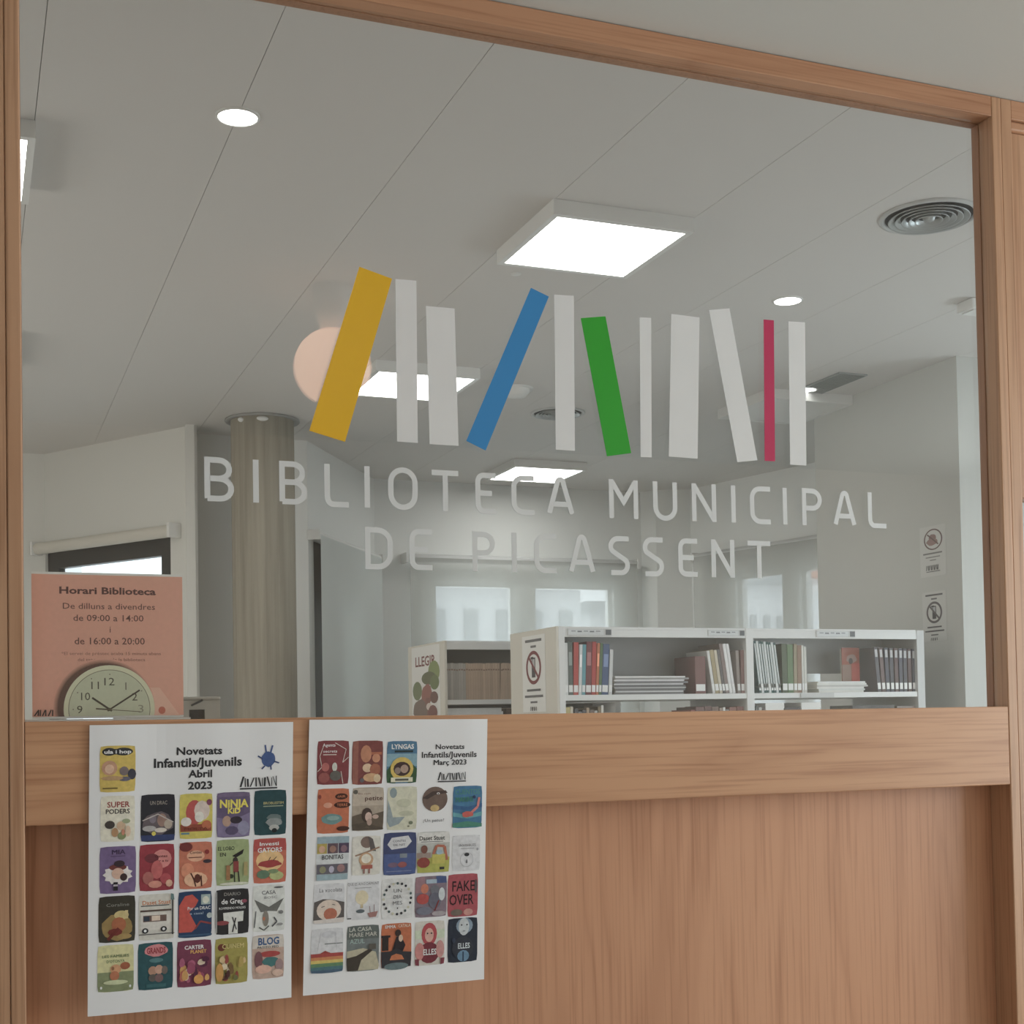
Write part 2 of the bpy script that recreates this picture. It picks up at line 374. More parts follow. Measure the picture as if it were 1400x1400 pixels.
mE = frame_axes(E0, E1); nE = mE.to_3x3() @ Vector((0, 1, 0))
def onE(x, y, off=0):
    p = atP(x, y, (mE @ Vector((0, off, 0))), nE); return mE.inverted() @ p
e1 = onE(1005, 787); e2 = onE(1069, 778); e3 = onE(1092, 776); e4 = onE(1113, 772)
wall_with_holes('wall_side_bay', E0, E1, 0, ZC, [(e1.x, e2.x, 1.0, (e1.z+e2.z)/2), (e3.x, e3.x+.62, 1.0, (e1.z+e2.z)/2)], M['wall_brightened'])
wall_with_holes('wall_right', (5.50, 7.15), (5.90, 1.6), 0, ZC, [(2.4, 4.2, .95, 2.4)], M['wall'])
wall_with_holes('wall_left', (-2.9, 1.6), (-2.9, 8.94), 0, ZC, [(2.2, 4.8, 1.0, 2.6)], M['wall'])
# big square pier on the right
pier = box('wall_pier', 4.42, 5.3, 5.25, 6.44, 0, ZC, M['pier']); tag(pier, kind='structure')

# corridor shell on the viewer's side
box_c = box('ceiling_corridor', -3.0, 3.5, -1.09, 1.53, ZH1, ZH1+.08, M['corrceil']); tag(box_c, kind='structure')
wall_with_holes('wall_corridor_back', (3.40, -.97), (-2.9, -.97), 0, ZH1, [(4.05, 5.7, .9, 2.2)], M['corr'])
wall_with_holes('wall_corridor_right', (3.40, 1.49), (3.40, -.97), 0, ZH1, [(.30, 2.1, .85, 2.25)], M['corr'])
wall_with_holes('wall_corridor_left', (-2.9, -.97), (-2.9, 1.49), 0, ZH1, [], M['corr'])
tag(box('wall_bulkhead', -2.9, 5.9, 1.495, 1.53, ZH1+.08, ZC, M['wall']), kind='structure')

# ---------------- oak partition
part = empty('wall_front', (.7, YF, 0), kind='structure')
WT = .041                                                # depth of the framing
xs = atY(10, 700, YF).x
box('stile', xs+.0001, XL, YF, YF+WT, 0, ZH1-.001, M['wood_stile'], part, .0015)
box('stile', xs-.10, xs-.0001, YF+.001, YF+WT, 0, ZH1-.001, M['wood_stile'], part, .0015)
xr1 = atY(1368.5, 160, YF).x
box('stile', XR, xr1-.0001, YF, YF+WT, 0, ZH1-.001, M['wood_stile'], part, .0015)
box('head_rail', XL+.0003, XR-.0003, YF+.0004, YF+WT, ZH0, ZH1-.001, M['wood_beam'], part, .001)
box('waist_rail', XL+.0003, XR-.0003, YF+.0004, YF+WT, ZR0, ZR1, M['wood_rail'], part, .0012)
box('infill_panel', XL-.01, XR+.01, YF+.0411, YF+.052, .12, ZR0+.02, M['wood_panel'], part)
box('light_stop_strip', xs-.02, xs+.015, YF+WT+.0003, YF+WT+.006, 0, ZH1-.002, M['wood_bead'], part)  # added behind the joint to stop light leaking through
box('light_stop_strip', xr1-.012, xr1+.012, YF+WT+.0003, YF+WT+.006, 0, ZH1-.002, M['wood_bead'], part)  # added light stop, as at the left joint
box('kick_rail', XL+.0003, XR-.0003, YF+.0004, YF+WT, 0, .12, M['wood_rail'], part)
box('side_wall_board', -2.9, xs-.1001, YF+.002, YF+WT, 0, ZH1-.001, M['corr'], part)
# rebate grooves: glazing beads that hold the pane, set back a hair from the frame reveal
win = empty('window_1', (.7, GY, ZR1), kind='structure')
def bead(x0, x1, z0, z1, m): box('glazing_bead', x0, x1, GY+.0065, YF+WT, z0, z1, m, win, .0008)
bead(XL, XL+.0016, ZR1, ZH0, M['wood_bead']); bead(XR-.0016, XR-.0002, ZR1, ZH0, M['wood_bead'])
bead(XL, XR, ZH0-.0016, ZH0-.0002, M['wood_bead'])
box('pane', XL+.0003, XR-.0003, GY, GY+.006, ZR1+.0002, ZH0-.0004, M['glass'], win)

# ---------------- door to the right of the pane (only its hanging edge is in view)
door = empty('door_1', (xr1, YF, 0), kind='structure')
xr2 = atY(1383, 165, YF).x; xr3 = atY(1386.5, 178, YF).x
zt = atY(1386, 163, YF).z; zt2 = atY(1388, 178, YF).z
box('jamb', xr1+.0001, xr2, YF+.0005, YF+WT, 0, ZH1-.001, M['wood_stile'], door, .0012)
box('jamb', xr2+.95, xr2+1.0, YF+.0005, YF+WT, 0, ZH1-.001, M['wood_stile'], door, .0012)
box('head_jamb', xr2, xr2+.95, YF+.0008, YF+WT, zt, ZH1-.001, M['wood_beam'], door, .001)
box('stop_moulding', xr2+.0004, xr2+.95, YF+.004, YF+.03, zt2+.001, zt-.0006, M['wood_beam'], door, .003)
zg = atY(1394, 680, YF+.012).z
boxes('leaf', [(xr2+.001, xr2+.009, YF+.010, YF+.05, .005, zt2), (xr2+.84, xr2+.949, YF+.010, YF+.05, .005, zt2),
               (xr2+.009, xr2+.84, YF+.010, YF+.05, zg, zt2), (xr2+.009, xr2+.84, YF+.010, YF+.05, .005, .9)], M['wood_stile'], door)
box('glazing', xr2+.009, xr2+.84, YF+.026, YF+.032, .9, zg, M['wglass'], door)
box('handle', xr2+.86, xr2+.92, YF-.03, YF+.01, 1.02, 1.05, M['ventdark'], door, .004)
tag(box('wall_front_right', xr2+1.001, 3.4, YF, YF+WT, 0, ZH1, M['corr']), kind='structure')

# ================================================================ VINYL SIGN ON THE PANE
GF = GY-.0009
def slab(name, pts, mat, parent, y=GF, t=.0006):
    n = len(pts); vs = [Vector((p[0], y, p[1])) for p in pts]+[Vector((p[0], y+t, p[1])) for p in pts]
    fs = [tuple(range(n)), tuple(range(2*n-1, n-1, -1))]+[(i, i+n, (i+1) % n+n, (i+1) % n) for i in range(n)]
    o = mesh(name, vs, fs, mat, parent)
    bm = bmesh.new(); bm.from_mesh(o.data); bmesh.ops.recalc_face_normals(bm, faces=bm.faces); bm.to_mesh(o.data); bm.free(); return o
def gp(x, y): p = atY(x, y, GF); return (p.x, p.z)
logo = empty('book_spine_logo', (.75, GF, 1.9), 'row of slanted coloured and white vinyl bars on the glass above the lettering', 'window sticker')
BARS = [('yellow', 'vyellow', [(491.4, 364.6), (536, 381), (471.7, 604), (423, 588.8)]),
        ('white', 'vwhite', [(540.7, 381.4), (569.3, 383.7), (571.3, 605.5), (542.9, 603.6)]),
        ('white', 'vwhite', [(582.4, 418.2), (621.5, 421.8), (627, 609.5), (587.6, 607.2)]),
        ('blue', 'vblue', [(726, 393.5), (750.4, 405.5), (664, 615.8), (637.6, 602.6)]),
        ('white', 'vwhite', [(757.8, 402.6), (784.6, 404.4), (786, 616.3), (760, 614.6)]),
        ('green', 'vgreen', [(794.2, 434.9), (827.8, 432.4), (863, 619.4), (830, 623.8)]),
        ('white', 'vwhite', [(874.6, 434), (890.3, 434.6), (891, 625.3), (876, 624.8)]),
        ('white', 'vwhite', [(917.9, 429.2), (956.4, 434), (953.8, 627.2), (914.5, 624.2)]),
        ('white', 'vwhite', [(969.6, 423.8), (997.4, 421.6), (1035.5, 629.2), (1008.2, 631.8)]),
        ('magenta', 'vpink', [(1044.3, 436.8), (1058, 437.9), (1059.7, 630.7), (1045.7, 630)]),
        ('white', 'vwhite', [(1078, 439.2), (1100.6, 440.8), (1102.5, 636.5), (1080.4, 635.2)])]
for nm, mt, pts in BARS:
    b = slab('bar', [gp(*p) for p in pts], M[mt], logo)
    if nm != 'white': b['label'] = nm + ' slanted bar' if nm != 'magenta' else 'thin magenta upright bar'

# monoline letters: strokes in a unit box (x right, y up), swept with flat ends
def arc(cx, cy, rx, ry, a0, a1, n=8): return [(cx+rx*math.cos(math.radians(a0+(a1-a0)*k/n)), cy+ry*math.sin(math.radians(a0+(a1-a0)*k/n))) for k in range(n+1)]
GL = {
 'I': [[(.5, 0), (.5, 1)]],
 'L': [[(0, 1), (0, .22)]+arc(.3, .22, .3, .22, 180, 270, 6)+[(1, 0)]],
 'T': [[(0, 1), (1, 1)], [(.5, 1), (.5, 0)]],
 'E': [[(1, 1), (.36, 1)]+arc(.36, .8, .36, .2, 90, 180, 5)+[(0, .2)]+arc(.36, .2, .36, .2, 180, 270, 5)+[(1, 0)], [(0, .5), (.9, .5)]],
 'C': [[(1, 1), (.5, 1)]+arc(.5, .72, .5, .28, 90, 180, 7)+[(0, .28)]+arc(.5, .28, .5, .28, 180, 270, 7)+[(1, 0)]],
 'O': [arc(.5, .66, .5, .34, 0, 180, 14)+arc(.5, .34, .5, .34, 180, 360, 14)+[(1, .66)]],
 'U': [[(0, 1), (0, .33)]+arc(.5, .33, .5, .33, 180, 360, 14)+[(1, 1)]],
 'N': [[(0, 0), (0, 1)], [(.03, 1), (.97, 0)], [(1, 0), (1, 1)]],
 'M': [[(0, 0), (0, 1)], [(.04, 1), (.5, .42), (.96, 1)], [(1, 1), (1, 0)]],
 'A': [[(0, 0), (.36, .88)]+arc(.5, .88, .14, .12, 170, 10, 6)+[(.64, .88), (1, 0)], [(.19, .27), (.81, .27)]],
 'P': [[(0, 0), (0, 1), (.5, 1)]+arc(.5, .73, .5, .27, 90, -90, 10)+[(0, .46)]],
 'D': [[(0, 0), (0, 1), (.45, 1)]+arc(.45, .66, .55, .34, 90, 0, 7)+arc(.45, .34, .55, .34, 0, -90, 7)+[(0, 0)]],
 'B': [[(0, 0), (0, 1), (.5, 1)]+arc(.5, .76, .42, .24, 90, -90, 9)+[(0, .52)], [(.5, .52)]+arc(.52, .26, .48, .26, 90, -90, 9)+[(0, 0)]],
 'S': [[(.95, 1), (.4, 1)]+arc(.4, .77, .4, .23, 90, 215, 7)+[(.86, .38)]+arc(.62, .22, .38, .22, 35, -90, 7)+[(.0, 0)]],
}
def stroke_mesh(bm, pts, wd, y, t):
    # mitred ribbon extruded to thickness t
    P = [Vector(p) for p in pts]; P = [p for i, p in enumerate(P) if i == 0 or (p-P[i-1]).length > 1e-6]
    closed = (P[0]-P[-1]).length < 1e-5
    if closed: P = P[:-1]
    n = len(P); Lf, Rt = [], []
    for i in range(n):
        a = P[(i-1) % n] if (closed or i > 0) else None; b = P[(i+1) % n] if (closed or i < n-1) else None
        d1 = (P[i]-a).normalized() if a is not None else None; d2 = (b-P[i]).normalized() if b is not None else None
        d = (d1+d2).normalized() if d1 is not None and d2 is not None else (d1 or d2)
        nn = Vector((-d.y, d.x)); k = 1
        if d1 is not None and d2 is not None: k = min(1/max(.35, nn.dot(Vector((-d1.y, d1.x)))), 2)
        Lf.append(P[i]+nn*wd/2*k); Rt.append(P[i]-nn*wd/2*k)
    V = [[bm.verts.new((q.x, yy, q.y)) for q in side] for side in (Lf, Rt) for yy in (y, y+t)]
    m = n if closed else n-1
    for i in range(m):
        j = (i+1) % n
        bm.faces.new((V[0][i], V[0][j], V[2][j], V[2][i])); bm.faces.new((V[1][i], V[3][i], V[3][j], V[1][j]))
        bm.faces.new((V[0][i], V[1][i], V[1][j], V[0][j])); bm.faces.new((V[2][i], V[2][j], V[3][j], V[3][i]))
    if not closed:
        bm.faces.new((V[0][0], V[2][0], V[3][0], V[1][0])); bm.faces.new((V[0][-1], V[1][-1], V[3][-1], V[2][-1]))
def letter(ch, x0, x1, y0, y1, parent, sw=.0063):
    xm = (x0+x1)/2; a = atY(x0, (y0+y1)/2, GF); b = atY(x1, (y0+y1)/2, GF); zt_ = atY(xm, y0, GF).z; zb = atY(xm, y1, GF).z
    bm = bmesh.new(); h = sw/2
    X0, X1, Z0, Z1 = (a.x+h, b.x-h, zb+h, zt_-h)
    for k, st in enumerate(GL[ch]):
        pts = []
        for i, (px, py) in enumerate(st):
            x = X0+(X1-X0)*px if ch != 'I' else (a.x+b.x)/2; z = Z0+(Z1-Z0)*py
            if len(st) and (i in (0, len(st)-1)):           # flat stroke ends reach the edge of the letter box
                q = st[1] if i == 0 else st[-2]
                if abs(q[0]-px) < .2 and py in (0, 1) and ch not in 'DBP' or (ch == 'P' and py == 0): z += h if py == 1 else -h
                elif py in (0, 1) and px > .9 and ch in 'LECS': x += h
                elif ch == 'T' and abs(q[1]-py) < .01: x += h if px > .5 else -h
            if ch in 'BP' and px == 0 and 0 < py < 1 and i == len(st)-1: x += h*.9
            pts.append((x, z))
        stroke_mesh(bm, pts, sw, GF-.00012*k, .0006)
    return bmo('letter', bm, M['vletter'], parent)
T1 = [('B', 279.4, 320, 625.2, 685.7), ('I', 345.8, 354, 628.5, 687), ('B', 382, 419.8, 630.8, 689.8), ('L', 443.7, 476.6, 634.8, 693.3), ('I', 498.6, 505.5, 637.4, 694),
      ('O', 530.8, 571, 639, 697.2), ('T', 590.6, 627, 643, 698.8), ('E', 650, 678, 646.3, 702.5), ('C', 699.3, 730.5, 650, 703.8), ('A', 747.5, 785, 652, 705.5),
      ('M', 832.8, 872.3, 656, 709), ('U', 893, 925.8, 658.8, 712), ('N', 946, 979, 661.5, 713), ('I', 999.8, 1005.6, 663.7, 714.2), ('C', 1025.5, 1053.3, 665, 716.4),
      ('I', 1070, 1076.4, 667, 717), ('P', 1096.8, 1123.8, 668, 718.3), ('A', 1139.3, 1170.4, 671, 720.4), ('L', 1186.8, 1211.4, 673.6, 722)]
T2 = [('D', 499.4, 537, 721, 778.5), ('E', 560, 591, 723.4, 779.4), ('P', 646, 677, 727, 781), ('I', 700, 706.5, 728, 782.5), ('C', 730.5, 761, 729.5, 783.5),
      ('A', 777.5, 813.8, 731, 785), ('S', 832, 861, 733, 786.4), ('S', 879, 907.5, 734.5, 788), ('E', 927.4, 953.6, 736.3, 788.4), ('N', 972.8, 1004.2, 738, 789.5), ('T', 1022.6, 1053.6, 739.6, 790.6)]
for txt, T, lab in (('upper', T1, 'large frosted vinyl lettering on the glass reading BIBLIOTECA MUNICIPAL'), ('lower', T2, 'second line of frosted vinyl lettering on the glass reading DE PICASSENT')):
    p0 = atY(T[0][1], T[0][4], GF); root = empty('vinyl_lettering', p0, lab, 'lettering')
    for a in T: letter(*a, root)

# ================================================================ POSTERS ON THE RAIL
def poster(name, label, corners, curl, yb):
    """corners: four photo pixels tl, tr, br, bl on the partition's front plane; returns root and mapping px->surface"""
    tl, tr, br, bl = [atY(*c, yb) for c in corners]
    root = empty(name, (tl.x, yb, bl.z), label, 'poster')
    def S(s, t, lift=0):
        p = tl*(1-s)*(1-t)+tr*s*(1-t)+br*s*t+bl*(1-s)*t
        return Vector((p.x, yb-curl(s, t)-lift, p.z))
    n, m = 22, 30
    vs = [S(i/n, j/m) for j in range(m+1) for i in range(n+1)]; k = len(vs)
    vs += [S(i/n, j/m, -.0003) for j in range(m+1) for i in range(n+1)]
    fs = []
    for j in range(m):
        for i in range(n):
            a = j*(n+1)+i; fs.append((a, a+n+1, a+n+2, a+1)); fs.append((k+a, k+a+1, k+a+n+2, k+a+n+1))
    edge = [(j*(n+1), (j+1)*(n+1)) for j in range(m)]+[((j+1)*(n+1)+n, j*(n+1)+n) for j in range(m)]+[(i+1, i) for i in range(n)]+[(m*(n+1)+i, m*(n+1)+i+1) for i in range(n)]
    for a, b in edge: fs.append((a, a+k, b+k, b))
    mesh('paper', vs, fs, M['paper'], root)
    ax = (tr-tl); Wd = ax.length; Ht = tl.z-bl.z
    def px(x, y):        # pixel on the flat plane -> (s, t)
        p = atY(x, y, yb); t = (tl.z-p.z)/Ht; xl = tl.x*(1-t)+bl.x*t; xr = tr.x*(1-t)+br.x*t
        return ((p.x-xl)/(xr-xl), t)
    return root, S, px
def px_rect(px, r):
    x0, x1, y0, y1 = r; xm, ym = (x0+x1)/2, (y0+y1)/2
    return px(x0, ym)[0], px(x1, ym)[0], px(xm, y0)[1], px(xm, y1)[1]

W_ = (.80, .80, .80); K_ = (.035, .035, .04)
C = lambda r, g, b: srgb(r, g, b)
def cover(S, root, q, bgc, shapes, rounded=True, label=None):
    s0, s1, t0, t1 = q
    ds, dt = (s1-s0)*.022, (t1-t0)*.012; s0 += ds; s1 -= ds; t0 += dt; t1 -= dt
    def f(u, v, l):
        if (u < .001 or u > .999) and (v < .001 or v > .999): u = .5+(u-.5)*.955; v = .5+(v-.5)*.965
        return S(s0+(s1-s0)*u, t0+(t1-t0)*v, l)
    P = Print(f)
    if bgc: P.rect(.0, .0, 1, 1, bgc, 5, 6)
    for sh in shapes:
        k = sh[0]
        if k == 'r': P.rect(*sh[1:])
        elif k == 'e': P.ell(*sh[1:])
        elif k == 'p': P.poly(*sh[1:])
        elif k == 'l': P.line(*sh[1:], asp=.76)
        elif k == 'o': P.ring(*sh[1:])
        elif k == 't': P.text(*sh[1:])
    o = P.build('book_cover_print', root, M['inkcover'])
    if label: o['label'] = label
    return o
def blobs(seed, cols, n, x0=.05, x1=.95, y0=.35, y1=.95, r=.12):
    rd = random.Random(seed); out = []
    for i in range(n):
        a = rd.uniform(.5, 1.2)*r; b = rd.uniform(.5, 1.2)*r
        out.append(('e', rd.uniform(x0+a, x1-a), rd.uniform(y0+b, y1-b), a, b, cols[i % len(cols)], 9, .12))
    return out

# ---- left poster
def curl1(s, t): return .0012+.0005*math.sin(s*9+1)*(1-t*.4)+.012*max(0, t-.35)**2+.0025*t*math.sin(s*3.0+.5)+.0009*math.sin(s*14)*(1-t)**2
r1, S1, p1 = poster('news_poster', 'left white poster on the rail, headed Abril 2023, with rows of book covers',
                    [(122.3, 991.5), (400.4, 987), (397, 1362.5), (119, 1388)], curl1, YF-.001)
def head(S, root, px, items, name='headline'):
    for (t, x, y, w_, h, b) in items:
        s0, t0 = px(x-w_/2, y-h/2); s1, t1 = px(x+w_/2, y+h/2)
        P = Print(lambda u, v, l: S(u, v, l)); P.text(t, (s0+s1)/2, (t0+t1)/2, s1-s0, abs(t1-t0), K_, b); P.build(name, root)
head(S1, r1, p1, [('Novetats', 272.4, 1026.2, 62, 8.6, .03), ('Infantils/Juvenils', 270.3, 1041.8, 120, 8.6, .03), ('Abril', 273.3, 1057.4, 32.5, 9, .03), ('2023', 273.3, 1073.4, 33, 9, .035)])
def minilogo(S, root, px, x0, x1, y0, y1):
    a0 = px(x0, (y0+y1)/2)[0]; a1 = px(x1, (y0+y1)/2)[0]; b0 = px((x0+x1)/2, y0)[1]; b1 = px((x0+x1)/2, y1)[1]
    P = Print(lambda u, v, l: S(a0+(a1-a0)*u, b0+(b1-b0)*v, l))
    for x_t, x_b, h0, wd in ((.10, .02, .0, .05), (.14, .15, .12, .03), (.21, .22, .18, .045), (.38, .28, .1, .035), (.43, .44, .08, .035), (.50, .56, .1, .04), (.60, .60, .14, .02), (.67, .66, .1, .05), (.73, .80, .05, .04), (.85, .85, .12, .02), (.88, .97, .05, .02), (.97, .975, .0, .025)):
        P.line([(x_t, h0), (x_b, .78)], wd, K_)
    P.rect(0, .86, 1, .97, K_)
    P.build('library_logo', root)
minilogo(S1, r1, p1, 327.5, 378.5, 1061, 1079)
